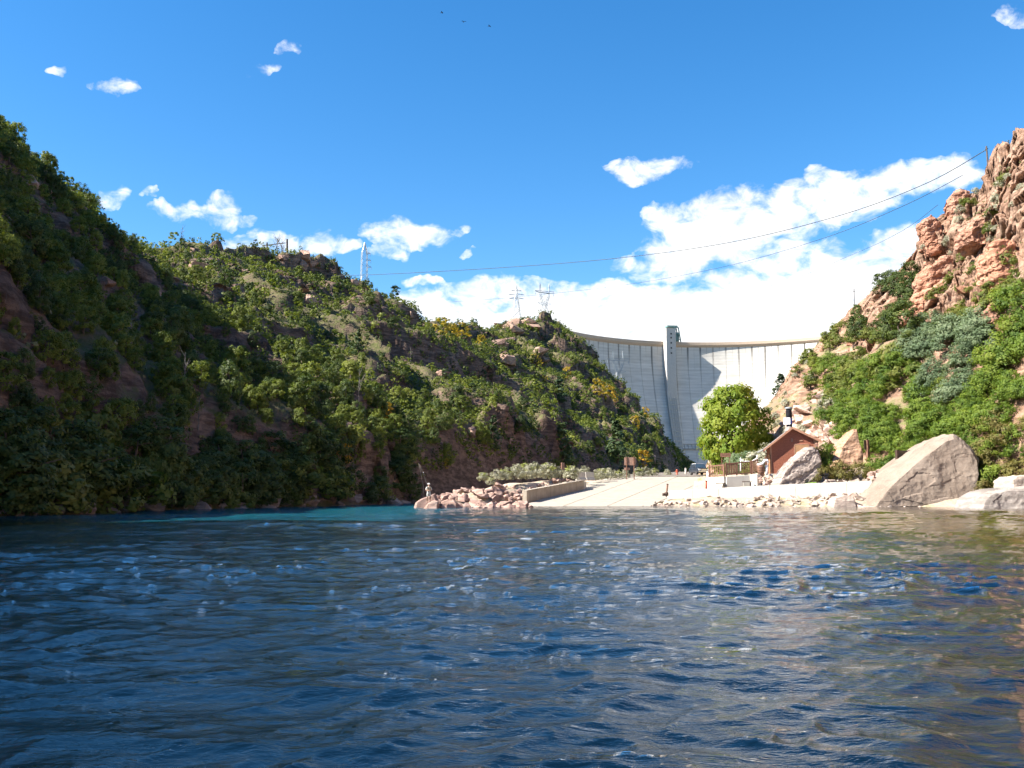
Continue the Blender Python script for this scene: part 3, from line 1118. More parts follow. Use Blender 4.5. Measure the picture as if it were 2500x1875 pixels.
DCX, DCY, DR = circ(crest_at(1397, 810), crest_at(1690, 836.5), crest_at(2027, 820))
dam = empty('arch_dam', (DCX, DCY + DR, 0))
tag(dam, 'tall curved concrete dam closing the canyon behind the hills', 'dam')
DO = Vector(dam.location)
t = NT('dam_concrete')
c = t.geo()
sepd = t.new('SeparateXYZ')
t.l.new(c, sepd.inputs[0])
lift = t.math('FRACT', t.math('DIVIDE', sepd.outputs[2], 2.6))
line = t.ramp(lift, [(.0, (1, 1, 1)), (.10, (0, 0, 0)), (.92, (0, 0, 0)), (1.0, (1, 1, 1))])
n = t.noise(t.geo((.05, .05, .5)), 1.0, 6, .65)
k = t.ramp(n, [(.3, (.48, .44, .39)), (.7, (.63, .59, .53))])
k = t.mix(t.math('MULTIPLY', line, .38), k, (.22, .20, .18))
patch = t.noise(t.geo((.03, .03, .10)), 1.0, 4, .6)
k = t.mix(t.ramp(patch, [(.5, (0, 0, 0)), (.7, (.35, .35, .35))]), k, (.36, .32, .26))
stn = t.math('MULTIPLY', t.attr('stain'), t.ramp(t.noise(t.geo((.25, .25, .03)), 1.0, 4, .6), [(.3, (.3, .3, .3)), (.6, (1, 1, 1))]), True)
k = t.mix(stn, k, (.14, .13, .12))
t.set(k, .9, t.bump(t.noise(t.geo((.1, .1, 1)), 1.2, 4), .3, .3), .15)
M_dam = t.m
M_damgroove = plain('dam_joint_concrete', (.30, .275, .24), .9, .2, .2)  # darker concrete of the joint core and the gallery walkway


def face_r(z):
    return DR - 34 * max(0.0, (122 - z) / 122) ** 1.5


def th(px, py=840):
    p = crest_at(px, py)
    return math.atan2(p[0] - DCX, p[1] - DCY)       # angle from +Y, clockwise


def dpt(a, r, z):
    return Vector((DCX + r * math.sin(a) - DO.x, DCY + r * math.cos(a) - DO.y, z))


A0, A1 = th(1397, 810), th(2027, 820)
step = (A1 - A0) / 22
a0 = A0 - step * 5
rng = np.random.default_rng(5)
zs = [0, 12, 24, 36, 48, 60, 72, 84, 96, 106, 114, 120, 124, 128, 131.2]
lens_ = rng.uniform(.0, 1, 60) ** 2 * .5 + .02
gap = .11 / DR
for i in range(33):
    al, ar = a0 + i * step + gap, a0 + (i + 1) * step - gap
    cols = [0, .035, .09, .36, .47, .5, .53, .64, .91, .965, 1]
    V, Fc, stv = [], [], []
    for ci, cc in enumerate(cols):
        a = al + (ar - al) * cc
        for z in zs:
            V.append(dpt(a, face_r(z), z))
            e = 0.0
            topf = (129.5 - z) / 129.5
            if cc <= .04:
                e = max(0, 1 - topf / (lens_[i] + .05))
            elif cc >= .96:
                e = max(0, 1 - topf / (lens_[i + 1] + .05))
            elif abs(cc - .5) < .02:
                e = max(0, .9 - topf / (.03 + lens_[i + 20] * .55))
            stv.append(min(1, e * .95))
    nz_ = len(zs)
    nc = len(cols)
    for a in range(nc - 1):
        for b in range(nz_ - 1):
            Fc.append((a * nz_ + b, a * nz_ + b + 1, (a + 1) * nz_ + b + 1, (a + 1) * nz_ + b))
    # sides, top and back
    bl = len(V)
    for cc in (0, 1):
        a = al + (ar - al) * cc
        V += [dpt(a, DR + 11, 0), dpt(a, DR + 11, 131.2)]
        stv += [0, 0]
    for b in range(nz_ - 1):
        pass
    Fm = [tuple(f) for f in Fc]
    Fm.append(tuple([b for b in range(nz_)] + [bl + 1, bl]))
    Fm.append(tuple([(nc - 1) * nz_ + b for b in range(nz_)][::-1] + [bl + 2, bl + 3]))
    Fm.append(tuple([a * nz_ + nz_ - 1 for a in range(nc)][::-1] + [bl + 1, bl + 3]) if False else (nz_ - 1, (nc - 1) * nz_ + nz_ - 1, bl + 3, bl + 1))
    Fm.append((bl, bl + 1, bl + 3, bl + 2))
    me = bpy.data.meshes.new('monolith')
    me.from_pydata([tuple(v) for v in V], [], Fm)
    at = me.attributes.new('stain', 'FLOAT', 'POINT')
    at.data.foreach_set('value', np.array(stv, dtype=np.float32))
    me.materials.append(M_dam)
    me.update()
    obj('monolith', me, dam)
# core behind the joints, crest with its flared underside, parapets and railing
na = 70
aa = [a0 + (33 * step) * i / na for i in range(na + 1)]


def sweep(name, sect, mat, parent=dam, smooth=False):
    m = MB()
    ns = len(sect)
    vs = [dpt(a, DR + r, z) for a in aa for (r, z) in sect]
    fs = []
    for i in range(na):
        for k in range(ns):
            p, q = i * ns + k, i * ns + (k + 1) % ns
            fs.append((p, q, q + ns, p + ns))
    m.add(vs, fs)
    return m.build(name, mat, parent, smooth)


core = [(face_r(z) - DR + .55, z) for z in zs] + [(9, 131), (9, 0)]
sweep('joint_core', core, M_damgroove)
M_crest = concrete('crest_concrete', (.46, .35, .26), .1, .2)
crest = sweep('crest', [(0.02, 129.6), (-.9, 130.5), (-1.7, 131.7), (-1.7, 133.2), (12.4, 133.2), (12.4, 131.4), (.6, 131.4)], M_crest)
sweep('parapet', [(-1.6, 133.25), (-1.6, 134.1), (-1.2, 134.1), (-1.2, 133.25)], M_crest, crest)
sweep('parapet', [(11.9, 133.25), (11.9, 134.3), (12.3, 134.3), (12.3, 133.25)], M_crest, crest)
m = MB()
for i in range(0, na):
    p = dpt(aa[i], DR + 12, 134.3)
    m.bar(p, p + Vector((0, 0, 1.1)), .12)
    m.bar(p + Vector((0, 0, 1.1)), dpt(aa[i + 1], DR + 12, 135.4), .12)
m.build('railing', M_galv, crest)
# lift tower with its ladder of openings, the ribbed chute below and the gate hoist on top
at = th(1630, 835)
tw = 4.6 / DR


def tower_part(name, a1, a2, r1, zlist, mat, rb=None, parent=dam):
    m = MB()
    n = len(zlist)
    for a in (a1, a2):
        for z in zlist:
            m.v.append(tuple(dpt(a, (face_r(z) - r1) if rb is None else rb, z)))
        for z in zlist:
            m.v.append(tuple(dpt(a, face_r(z) + 2, z)))
    for i in range(n - 1):
        m.f.append((i, i + 1, 2 * n + i + 1, 2 * n + i))
        m.f.append((i, n + i, n + i + 1, i + 1))
        m.f.append((2 * n + i, 2 * n + i + 1, 3 * n + i + 1, 3 * n + i))
    m.f.append((n - 1, 2 * n - 1, 4 * n - 1, 3 * n - 1))
    return m.build(name, mat, parent)


zt = [72, 80, 88, 96, 104, 112, 120, 128, 136, 145]
M_tower = concrete('lift_tower_concrete', (.46, .43, .39), .1, .4)
towr = tower_part('lift_tower', at - tw, at + tw, 7.5, zt, M_tower, DR - 8.5)
for k, z in enumerate([140, 136.5, 132, 127.5, 123]):
    m = MB()
    p = dpt(at, DR - 8.62, z)
    m.box(p, (1.3, .35, 1.3), -at)
    m.build('opening', M_black, towr)
tower_part('chute', at - tw * .95, at + tw * .95, 2.2, [z for z in zs if z <= 84], M_tower)
for sgn in (-1, -.45, .1, .55, 1):
    tower_part('rib', at + tw * .9 * sgn - .25 / DR, at + tw * .9 * sgn + .25 / DR, 2.8, [36, 48, 60, 72, 84, 90], M_conc)
for z in range(38, 90, 4):
    m = MB()
    p, q = dpt(at - tw * .95, face_r(z) - 2.6, z), dpt(at + tw * .95, face_r(z) - 2.6, z)
    m.bar(p, q, .7)
    m.build('cross_rib', M_conc, dam)
hoist = MB()
hb = at + 9.0 / DR
for s in (-1, 1):
    for r in (2, 8):
        hoist.bar(dpt(hb + s * 4.2 / DR, DR + r, 133), dpt(hb + s * 1.9 / DR, DR + r, 147.5), .9)
for z, w in ((137, 3.6), (142, 2.8), (147.5, 2.4)):
    for r in (2, 8):
        hoist.bar(dpt(hb - w / DR, DR + r, z), dpt(hb + w / DR, DR + r, z), .7)
hoist.box(dpt(hb - 3.4 / DR, DR + 5, 148.6), (9.5, 7, 1.5), -hb)
hoist.box(dpt(hb + .4 / DR, DR + 5.4, 139.5), (5.0, 4.5, 8), -hb)
hoist.build('gate_hoist', M_green, dam)
# gallery band with its rail low on the face
gal = MB()
for i in range(10, 26):
    a = a0 + i * step
    gal.bar(dpt(a, face_r(40) - .9, 39), dpt(a + step, face_r(40) - .9, 39), 1.0, 1.3)
    gal.bar(dpt(a, face_r(44) - .5, 43.2), dpt(a + step, face_r(44) - .5, 43.2), .5, .4)
    for j in range(3):
        gal.bar(dpt(a + step * j / 3, face_r(40) - .9, 39), dpt(a + step * j / 3, face_r(44) - .5, 43.2), .35)
gal.build('gallery_walkway', M_damgroove, dam)

# ------------------------------------------------------------------ steel towers, poles and cables
def seg_lattice(m, z0, w0, z1, w1, n, t):
    """one tapering lattice box"""
    for i in range(n):
        za, zb = z0 + (z1 - z0) * i / n, z0 + (z1 - z0) * (i + 1) / n
        wa, wb = w0 + (w1 - w0) * i / n, w0 + (w1 - w0) * (i + 1) / n
        ca = [(-wa, -wa, za), (wa, -wa, za), (wa, wa, za), (-wa, wa, za)]
        cb = [(-wb, -wb, zb), (wb, -wb, zb), (wb, wb, zb), (-wb, wb, zb)]
        for k in range(4):
            j = (k + 1) % 4
            m.bar(ca[k], cb[j], t)
            m.bar(ca[j], cb[k], t)
            m.bar(cb[k], cb[j], t)


def waist_tower(name, loc, rz, sc, label, balls=0):
    """tower with a narrow waist, a forked window and two peaks"""
    r = empty(name, loc, rz, sc)
    tag(r, label, 'steel tower', 'steel lattice towers above the canyon')
    w = .3
    for sx in (-1, 1):
        for sy in (-1, 1):
            MB().bar((4.2 * sx, 4.2 * sy, 0), (1.5 * sx, 1.5 * sy, 21), w * .8).build('leg', M_galv, r)
    m = MB()
    seg_lattice(m, 0, 4.2, 21, 1.5, 4, .17)
    m.build('bracing', M_galv, r)
    fk = MB()
    for s in (-1, 1):
        for sy in (-1, 1):
            fk.bar((1.5 * s, 1.2 * sy, 21), (4.4 * s, .8 * sy, 28), .34)
            fk.bar((.2 * s, 1.2 * sy, 21.5), (3.0 * s, .8 * sy, 28), .28)
        for i in range(4):
            fk.bar((1.5 * s + .72 * s * i, -1, 21 + 1.75 * i), (.9 * s + .7 * s * i, 1, 22.5 + 1.6 * i), .22)
        fk.bar((4.4 * s, 0, 28), (4.6 * s, 0, 31.5), .3)
        fk.bar((3.2 * s, 0, 28), (3.6 * s, 0, 31.5), .3)
    fk.build('forked_frame', M_galv, r)
    ar = MB()
    for sy in (-.8, .8):
        ar.bar((-9, 0, 31.6), (-5, sy, 30.6), .28).bar((-5, sy, 30.6), (5, sy, 30.6), .3).bar((5, sy, 30.6), (9, 0, 31.6), .28)
        ar.bar((-9, 0, 31.8), (9, 0, 32.4), .3)
    for i in range(8):
        ar.bar((-5 + i * 1.25, -.8, 30.6), (-4.4 + i * 1.25, .6, 32.2), .2)
    ar.build('cross_arm', M_galv, r)
    for s in (-1, 1):
        MB().bar((3.4 * s, -.3, 32), (4.2 * s, 0, 38.5), .26).bar((5.0 * s, .3, 32), (4.2 * s, 0, 38.5), .26).bar((4.2 * s, 0, 32), (4.2 * s, 0, 38.5), .22).build('peak', M_galv, r)
    for x in (-8.6, 0, 8.6):
        MB().tube([(x, 0, 30.8), (x, 0, 28.4)], .22, 6).build('insulator', M_galv, r)
    for s in (-1, 1):
        ar2 = MB()
        ar2.bar((1.5 * s, 0, 20.5), (6.6 * s, 0, 22.0), .26).bar((1.7 * s, 0, 22.8), (6.6 * s, 0, 22.0), .24)
        ar2.build('lower_arm', M_galv, r)
    return r


def slim_tower(name, loc, rz, sc, label):
    r = empty(name, loc, rz, sc)
    tag(r, label, 'steel tower', 'steel lattice towers above the canyon')
    for sx in (-1, 1):
        for sy in (-1, 1):
            MB().bar((4.4 * sx, 4.4 * sy, 0), (2.0 * sx, 2.0 * sy, 14), .22).bar((2.0 * sx, 2.0 * sy, 14), (1.7 * sx, 1.7 * sy, 30), .2).bar((1.7 * sx, 1.7 * sy, 30), (.1 * sx, .1 * sy, 37), .32).build('leg', M_galv, r)
    m = MB()
    seg_lattice(m, 0, 4.4, 14, 2.0, 3, .17)
    seg_lattice(m, 14, 2.0, 30, 1.7, 4, .11)
    seg_lattice(m, 30, 1.7, 36, .35, 2, .14)
    m.build('bracing', M_galv, r)
    for z, L in ((20.5, 4.6), (25, 4.2), (29.5, 3.8)):
        a = MB()
        a.bar((1.7, -1.2, z), (L, 0, z + .5), .24).bar((1.7, 1.2, z), (L, 0, z + .5), .24).bar((1.7, 0, z + 1.7), (L, 0, z + .5), .22)
        a.bar((L, 0, z + .5), (L, 0, z - 1.5), .2)
        a.build('cross_arm', M_galv, r)
    return r


def delta_tower(name, loc, rz, sc, label):
    r = empty(name, loc, rz, sc)
    tag(r, label, 'steel tower', 'steel lattice towers above the canyon')
    for sx in (-1, 1):
        for sy in (-1, 1):
            MB().bar((4.6 * sx, 4.6 * sy, 0), (1.0 * sx, 1.0 * sy, 24), .28).bar((1.0 * sx, 1.0 * sy, 24), (.12 * sx, .12 * sy, 33), .34).build('leg', M_galv, r)
    m = MB()
    seg_lattice(m, 2, 4.3, 24, 1.0, 4, .15)
    m.build('bracing', M_galv, r)
    for z, L in ((22, 5.5), (25, 6.0), (28, 4.0)):
        a = MB()
        a.bar((-L, 0, z), (L, 0, z), .34).bar((-L, 0, z), (0, 0, z + 1.2), .2).bar((L, 0, z), (0, 0, z + 1.2), .2)
        a.build('cross_arm', M_galv, r)
    return r


def at_px(px, ytop, ybase, d, hgt):
    """base point and scale of something hgt tall in its own units that spans two rows of the photograph at depth d"""
    b, tp = pix(px, ybase, d), pix(px, ytop, d)
    return b, (tp.z - b.z) / hgt


b, s = at_px(888, 592, 728, 640, 37)
slim_tower('steel_tower', b, rad(20), s, 'slim lattice tower behind the left ridge, beside the lone pine')
b, s = at_px(1261, 694, 800, 760, 33)
delta_tower('steel_tower', b, rad(8), s, 'pointed lattice tower behind the rocky knoll left of the dam')
b, s = at_px(1330, 692, 806, 690, 38.5)
waist_tower('steel_tower', b, rad(28), s, 'forked lattice tower on the knoll at the left end of the dam')
b, s = at_px(1510, 856, 975, 735, 38.5)
waist_tower('steel_tower', b, rad(14), s, 'forked lattice tower standing in front of the dam face')
for px, py in ((1327, 806), (1341, 812)):
    p = pix(px, py, 688)
    o = MB().lathe([(.02, -1.25), (.75, -1.05), (1.2, -.5), (1.3, 0), (1.2, .5), (.75, 1.05), (.02, 1.25)], 12).build('marker_ball', M_ball, None, True, loc=p)
    tag(o, 'white round marker hanging at the foot of the knoll tower, ' + ('left of the pair' if px < 1335 else 'right of the pair'), 'marker', 'white markers under the tower')

hf = empty('pole_frame', pix(680, 640, 330))
tag(hf, 'weathered wooden pole frame with cross arm on the left ridge', 'utility pole')
o0 = Vector(hf.location)
pl, pr = pix(652, 592, 330) - o0, pix(701, 584, 330) - o0
pb, prb = pix(652, 640, 330) - o0, pix(701, 640, 330) - o0
MB().tube([pb, pl], [.34, .26], 8).build('pole', M_pole, hf)
MB().tube([prb, pr], [.42, .34], 8).build('pole', M_pole, hf)
MB().bar(pix(640, 600, 330) - o0, pix(697, 593, 330) - o0, .26).build('cross_arm', M_pole, hf)
for px in (661, 676, 688):
    MB().tube([pix(px, 599, 330) - o0, pix(px, 604, 330) - o0], .12, 6).build('insulator', M_pole, hf)

up = empty('utility_pole', pix(2410, 402, 158))
tag(up, 'dark wooden utility pole on top of the red cliff', 'utility pole')
o0 = Vector(up.location)
MB().tube([pix(2414, 425, 158) - o0, pix(2408, 357, 158) - o0], [.17, .13], 8).build('pole', M_pole, up)
MB().bar(pix(2405, 364, 158) - o0, pix(2412, 363, 158) - o0, .12).build('cross_arm', M_pole, up)
up = empty('utility_pole', pix(2085, 770, 214))
tag(up, 'thin bare pole above the shrubs on the right ridge', 'utility pole')
o0 = Vector(up.location)
MB().tube([pix(2086, 775, 214) - o0, pix(2085, 704, 214) - o0], [.13, .08], 6).build('pole', M_pole, up)
MB().bar(pix(2083, 712, 214) - o0, pix(2088, 711, 214) - o0, .1).build('cap_bracket', M_pole, up)


def cable(pts, label, r):
    """pts: (px, py, depth) along the cable"""
    P = np.array([tuple(pix(*q)) for q in pts])
    u = np.linspace(0, len(P) - 1, 60)
    C = catmull(P, u)
    b = Vector(C[0])
    o = MB().tube([Vector(q) - b for q in C], r, 5).build('power_cable', M_cable, None, True, loc=b)
    tag(o, label, 'cable', 'cables across the canyon')


cable([(770, 672, 300), (900, 671, 290), (1200, 655, 265), (1500, 631, 240), (1780, 592, 215), (2050, 526, 190), (2260, 448, 172), (2407, 366, 158)], 'thick dark cable from the left ridge to the cliff pole, lower end by slim tower', .075)
cable([(1090, 738, 500), (1250, 726, 450), (1500, 699, 380), (1750, 655, 300), (2000, 585, 235), (2200, 505, 190), (2350, 428, 165)], 'dark cable crossing just below the uppermost one, over the big cloud', .06)
cable([(1400, 790, 700), (1650, 756, 540), (1900, 692, 390), (2080, 622, 280), (2200, 565, 215), (2290, 500, 170)], 'thin cable low over the dam, ending on the cliff edge', .045)
cable([(620, 895, 160), (800, 855, 210), (1000, 826, 300), (1200, 806, 420), (1335, 800, 690)], 'thin cable sagging in front of the wooded left hill', .05)

# ------------------------------------------------------------------ rocks
def rock_mesh(name, seed, mat, n=16, sq=(1, .8, .65)):
    r = random.Random(seed)
    bm = bmesh.new()
    for i in range(n):
        v = Vector((r.uniform(-1, 1), r.uniform(-1, 1), r.uniform(-1, 1)))
        m = max(abs(v.x), abs(v.y), abs(v.z))
        v = v.normalized() * .55 + v / m * .45
        v = v * r.uniform(.8, 1.05)
        bm.verts.new((v.x * sq[0] * .5, v.y * sq[1] * .5, v.z * sq[2] * .5))
    res = bmesh.ops.convex_hull(bm, input=bm.verts)
    bmesh.ops.delete(bm, geom=[v for v in bm.verts if not v.link_faces], context='VERTS')
    bmesh.ops.recalc_face_normals(bm, faces=bm.faces)
    me = bpy.data.meshes.new(name)
    bm.to_mesh(me)
    bm.free()
    me.materials.append(mat)
    return me


def hull_boulder(name, outline, d, mat, depth=4.0, front=1.6, cuts=5, amp=.22, seed=1, label=None, strata=0):
    """large boulder: hull round an outline, given thickness, then subdivided and weathered"""
    pts = [pix(px, py, d) for px, py in outline]
    cx = sum(p.x for p in pts) / len(pts)
    cz = sum(p.z for p in pts) / len(pts)
    base = Vector((cx, d, min(p.z for p in pts)))
    bm = bmesh.new()
    zmin = min(p.z for p in pts)
    zmax = max(p.z for p in pts)
    for p in pts:
        bm.verts.new((p.x - base.x, 0, p.z - base.z))
        k = .82
        lowf = 1 - (p.z - zmin) / (zmax - zmin)
        bm.verts.new(((cx + (p.x - cx) * k) - base.x, -front * (.35 + .65 * lowf), (cz + (p.z - cz) * k) - base.z - (.5 if lowf > .8 else 0)))
        bm.verts.new(((cx + (p.x - cx) * .9) - base.x, depth, (cz + (p.z - cz) * .86) - base.z - (.8 if lowf > .6 else 0)))
    bmesh.ops.convex_hull(bm, input=bm.verts)
    bmesh.ops.delete(bm, geom=[v for v in bm.verts if not v.link_faces], context='VERTS')
    bmesh.ops.triangulate(bm, faces=bm.faces)
    for it in range(cuts):
        L = [e for e in bm.edges if e.calc_length() > max(.16, 1.6 / (1.7 ** it))]
        if L:
            bmesh.ops.subdivide_edges(bm, edges=L, cuts=1)
            bmesh.ops.triangulate(bm, faces=[f for f in bm.faces if len(f.verts) > 3])
    bmesh.ops.recalc_face_normals(bm, faces=bm.faces)
    bm.normal_update()
    for v in bm.verts:
        v.normal_update()
    nn = {v: v.normal.copy() for v in bm.verts}
    V = np.array([tuple(v.co) for v in bm.verts])
    q = V + seed * 13.7
    dsp = fbm(q * .45, 4, seed) * amp * 1.2 + fbm(q * 1.6, 4, seed + 5, ridged=True) * amp * .22
    cv, ce = cells(q * np.array([.5, .5, .9]), seed)
    dsp += (cv - .5) * amp * .9
    if strata:
        dsp += np.sign(np.sin((V[:, 2] + V[:, 0] * -.6) * 5 + fbm(q, 2, seed) * 2)) * strata
    for v, dd in zip(bm.verts, dsp):
        v.co += nn[v] * float(dd)
    me = bpy.data.meshes.new(name)
    bm.to_mesh(me)
    bm.free()
    me.materials.append(mat)
    o = obj(name, me, None, base)
    if label:
        tag(o, label, 'boulder')
    return o


hull_boulder('boulder', [(2078, 1240), (2104, 1216), (2132, 1194), (2194, 1142), (2259, 1103), (2300, 1066), (2328, 1056), (2345, 1071), (2373, 1091), (2389, 1120), (2383, 1164), (2371, 1209), (2362, 1238)], 90, M_bigrock, 6, 2.4, 6, .10, 3,
             'huge triangular tan boulder at the water below the right slope')
hull_boulder('boulder', [(2358, 1244), (2378, 1222), (2400, 1206), (2440, 1196), (2520, 1190), (2600, 1200), (2640, 1250)], 80, M_palerock, 4, 1.2, 6, .12, 8,
             'pale low boulder in the water at the right edge, smooth sloping back')
hull_boulder('boulder', [(2452, 1205), (2457, 1172), (2472, 1161), (2530, 1158), (2570, 1180), (2580, 1215)], 82, M_palerock, 2.5, 1.0, 6, .12, 9,
             'upright pale rock behind the low boulder at the right edge')
hull_boulder('boulder', [(1874, 1188), (1903, 1156), (1928, 1130), (1950, 1113), (1973, 1095), (1985, 1092), (1998, 1098), (2003, 1123), (2008, 1142), (1994, 1172), (1930, 1186)], 96.5, M_greyrock, 3.0, 1.0, 7, .16, 17,
             'leaning grey layered boulder in front of the red hut', .035)
hull_boulder('boulder', [(2026, 1140), (2048, 1091), (2072, 1070), (2083, 1048), (2093, 1046), (2099, 1080), (2103, 1120), (2100, 1140)], 101, M_tanrock, 2.5, .7, 6, .14, 21,
             'pointed orange-tan boulder among shrubs right of the hut')
for i, (ol, lab) in enumerate([
        ([(2020, 1236), (2035, 1216), (2060, 1207), (2085, 1212), (2092, 1236)], 'angular pink shore boulder at the left foot of the huge boulder'),
        ([(1010, 1243), (1016, 1228), (1030, 1219), (1062, 1206), (1068, 1222), (1070, 1243)], 'sloping pink boulder at the tip of the rocky point, behind the angler'),
        ([(1072, 1242), (1076, 1224), (1092, 1218), (1108, 1219), (1116, 1228), (1118, 1242)], 'rounded pink boulder at the water, right of the angler'),
        ([(1032, 1242), (1044, 1229), (1058, 1222), (1070, 1224), (1068, 1242)], 'flat pink boulder under the feet of the angler')]):
    hull_boulder('boulder', ol, 88.5 if i == 0 else (81.5 if i == 3 else 83), M_shore if i == 0 else M_rip, 1.6, .5, 4, .06, 40 + i, lab)

ROCKS = {}


def rocks(mat, key, k=9):
    if key not in ROCKS:
        ROCKS[key] = [rock_mesh('rock', 100 + i * 7 + len(ROCKS) * 57, mat, 11 + i % 5, (1, .6 + .06 * (i % 6), .45 + .07 * (i % 5))) for i in range(k)]
    return ROCKS[key]


def put_rock(key, mat, p, size, label, group, R, name='boulder', sink=.25):
    o = bpy.data.objects.new(name, R.choice(rocks(mat, key)))
    link(o)
    o.scale = (size * R.uniform(.8, 1.35), size * R.uniform(.8, 1.2), size * R.uniform(.75, 1.2))
    o.location = (p[0], p[1], p[2] + size * (.25 - sink))
    o.rotation_euler = (R.uniform(-.5, .5), R.uniform(-.5, .5), R.uniform(0, 6.3))
    tag(o, label, 'boulder', group)
    return o


R = random.Random(11)
# riprap of the point: between the angler and the wing wall, from the water up to the sagebrush
cnt = 0
for k in range(900):
    if cnt >= 225:
        break
    px = R.uniform(1040, 1285)
    d = R.uniform(83, 101)
    x = gx(px, d)
    z = float(ground_z(np.array(x), np.array(d)))
    if z < -.25:
        continue
    if px > 1268 and d > 95:
        continue
    if px < 1075 and d < 84.5:
        continue
    sz_ = R.choice([.55, .7, .8, .95, 1.15, 1.4]) * (1.15 if z < .4 else 1)
    lb_ = ('small' if sz_ < .65 else ('large' if sz_ > .95 else 'middling')) + ' pinkish riprap stone ' + ('at the water' if z < .45 else ('halfway up the heap' if z < 1.25 else 'near the sagebrush')) + (' right of the angler' if px < 1120 else (' in the middle of the point' if px < 1200 else ' left of the wing wall'))
    put_rock('rip', M_rip, (x, d, z), sz_, lb_, lb_, R, 'riprap_stone')
    cnt += 1
for k in range(70):
    px = R.uniform(1270, 1415)
    t_ = (px - 1280) / 140
    d = 97.6 + 18 * t_ + R.uniform(.6, 4.5)
    x = gx(px, d)
    z = float(ground_z(np.array(x), np.array(d)))
    put_rock('rip', M_rip, (x, d, max(z, 1.0 + 1.1 * t_)), R.choice([.4, .5, .6, .8]), 'angular pinkish stone lying above the concrete wing wall', 'stones above the wing wall', R, 'riprap_stone')
# rubble along the foot of the white wall
for k in range(190):
    px = R.uniform(1545, 2120)
    t_ = (px - 1545) / 575
    d = 92.6 - 3.2 * t_ + abs(R.gauss(0, 1.9))
    x = gx(px, d)
    z = float(ground_z(np.array(x), np.array(d)))
    sz = R.choice([.35, .45, .5, .65, .8]) * (1.3 if px > 1980 else 1) * (.8 if px < 1640 else 1)
    lb_ = ('small' if sz < .52 else ('large' if sz > .85 else 'middling')) + ' pale shore stone ' + ('at the water' if z < .3 else 'against the white wall') + (' beside the ramp' if px < 1660 else (' below the fence' if px < 1860 else (' below the hut' if px < 2000 else ' near the huge boulder')))
    put_rock('shore', M_shore, (x, d, max(z, -.12)), sz, lb_, lb_, R, 'shore_stone', .2)
for k in range(16):
    px = R.uniform(2100, 2260)
    d = 86.3 + R.uniform(0, 1)
    put_rock('shore', M_shore, (gx(px, d), d, -.1), R.uniform(.4, 1.0), 'pale stone at the waterline of the huge boulder', 'stones at the foot of the huge boulder', R, 'shore_stone')
# stones by the hut, under the barrel, and the row on top of the white wall
for k in range(26):
    px, d = R.uniform(1856, 1885), R.uniform(96.2, 98.2)
    x = gx(px, d)
    z = 2.1 + (d - 96.2) * .5
    put_rock('pink', M_pinkrock, (x, d, z), R.uniform(.3, .55), 'small dark pink stone in the pile below the barrel', 'stones below the barrel', R, 'pile_stone')
for k in range(9):
    px = 2015 + k * 12 + R.uniform(-3, 3)
    put_rock('pale', M_shore, (gx(px, 94.5), 94.5, 2.35), R.uniform(.5, .85), 'pale block stone in the row behind the white wall', 'row of stones behind the white wall', R, 'block_stone')
for k in range(30):
    px, d = R.uniform(2125, 2195), R.uniform(92.4, 95.5)
    put_rock('pink', M_pinkrock, (gx(px, d), d, 2.3 + (d - 92) * .35 + (px - 2125) * .004), R.uniform(.35, .9), 'pink stone in the pile below the dark information panel', 'stones below the dark panel', R, 'pile_stone')
# talus on the slope behind the hut
for k in range(130):
    px, py = R.uniform(1860, 2050), R.uniform(940, 1100)
    if py < 1100 - (px - 1850) * .85 - 20:
        continue
    h = hit(px, py, (SR.bvh,))
    if h:
        put_rock('pink', M_pinkrock, h, R.choice([.7, 1.0, 1.4, 2.0, 2.9]), ('upper ' if py < 1000 else 'lower ') + 'pink talus block on the slope ' + ('behind the hut roof' if px < 1930 else ('behind the vent stack' if px < 1990 else 'right of the hut')), ('upper' if py < 1000 else 'lower') + ' talus blocks ' + ('behind the hut roof' if px < 1930 else ('behind the vent stack' if px < 1990 else 'right of the hut')), R, 'talus_block')
for k in range(26):
    px, py = R.uniform(2000, 2480), R.uniform(560, 900)
    h = hit(px, py, (SR.bvh,))
    if h:
        put_rock('red', M_redrock, h, R.choice([.8, 1.2, 1.8, 2.6]), 'reddish block lodged on the cliff slope at right', 'blocks on the red cliff', R, 'cliff_block')
# slanting slabs on the cliff shelf
for i, (px, py, w, hh, dp) in enumerate([(2300, 665, 120, 60, 4), (2290, 715, 150, 40, 4), (2240, 760, 130, 30, 3), (2400, 560, 90, 70, 4), (2455, 640, 80, 110, 4), (2350, 500, 70, 80, 3), (2280, 570, 50, 90, 3), (2440, 760, 70, 80, 3)]):
    h = hit(px, py, (SR.bvh,))
    if h is None:
        continue
    dd = h.y - .6
    ol = []
    for j in range(9):
        a = j / 9 * 6.283
        ex, ey = math.cos(a) * w / 2, math.sin(a) * hh / 2
        ol.append((px + ex * .9 + ey * .25, py + ey - ex * .38))
    hull_boulder('rock_slab', ol, dd, M_redrock, dp, .8, 6, .28, 60 + i, ['slanting brown slab jutting from the cliff, upper of two', 'slanting brown ledge below the jutting slab of the cliff', 'thin slanting ledge above the shrubs of the right slope', 'bulging red block high on the right cliff', 'tall orange slab at the right edge of the cliff', 'overhanging brown block at the cliff top', 'pale pink face at the left corner of the cliff', 'orange block low on the cliff at the right edge'][i], .07)
# boulders along the shaded left bank
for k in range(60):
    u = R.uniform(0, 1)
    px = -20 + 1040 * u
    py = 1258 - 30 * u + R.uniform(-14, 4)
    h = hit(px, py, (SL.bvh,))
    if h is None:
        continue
    put_rock('dark', M_darkrock, (h.x, h.y, max(h.z, -.1)), R.choice([.5, .8, 1.2, 1.8, 2.4]), 'grey boulder at the water on the shaded left bank', 'boulders along the left bank', R, 'bank_boulder')
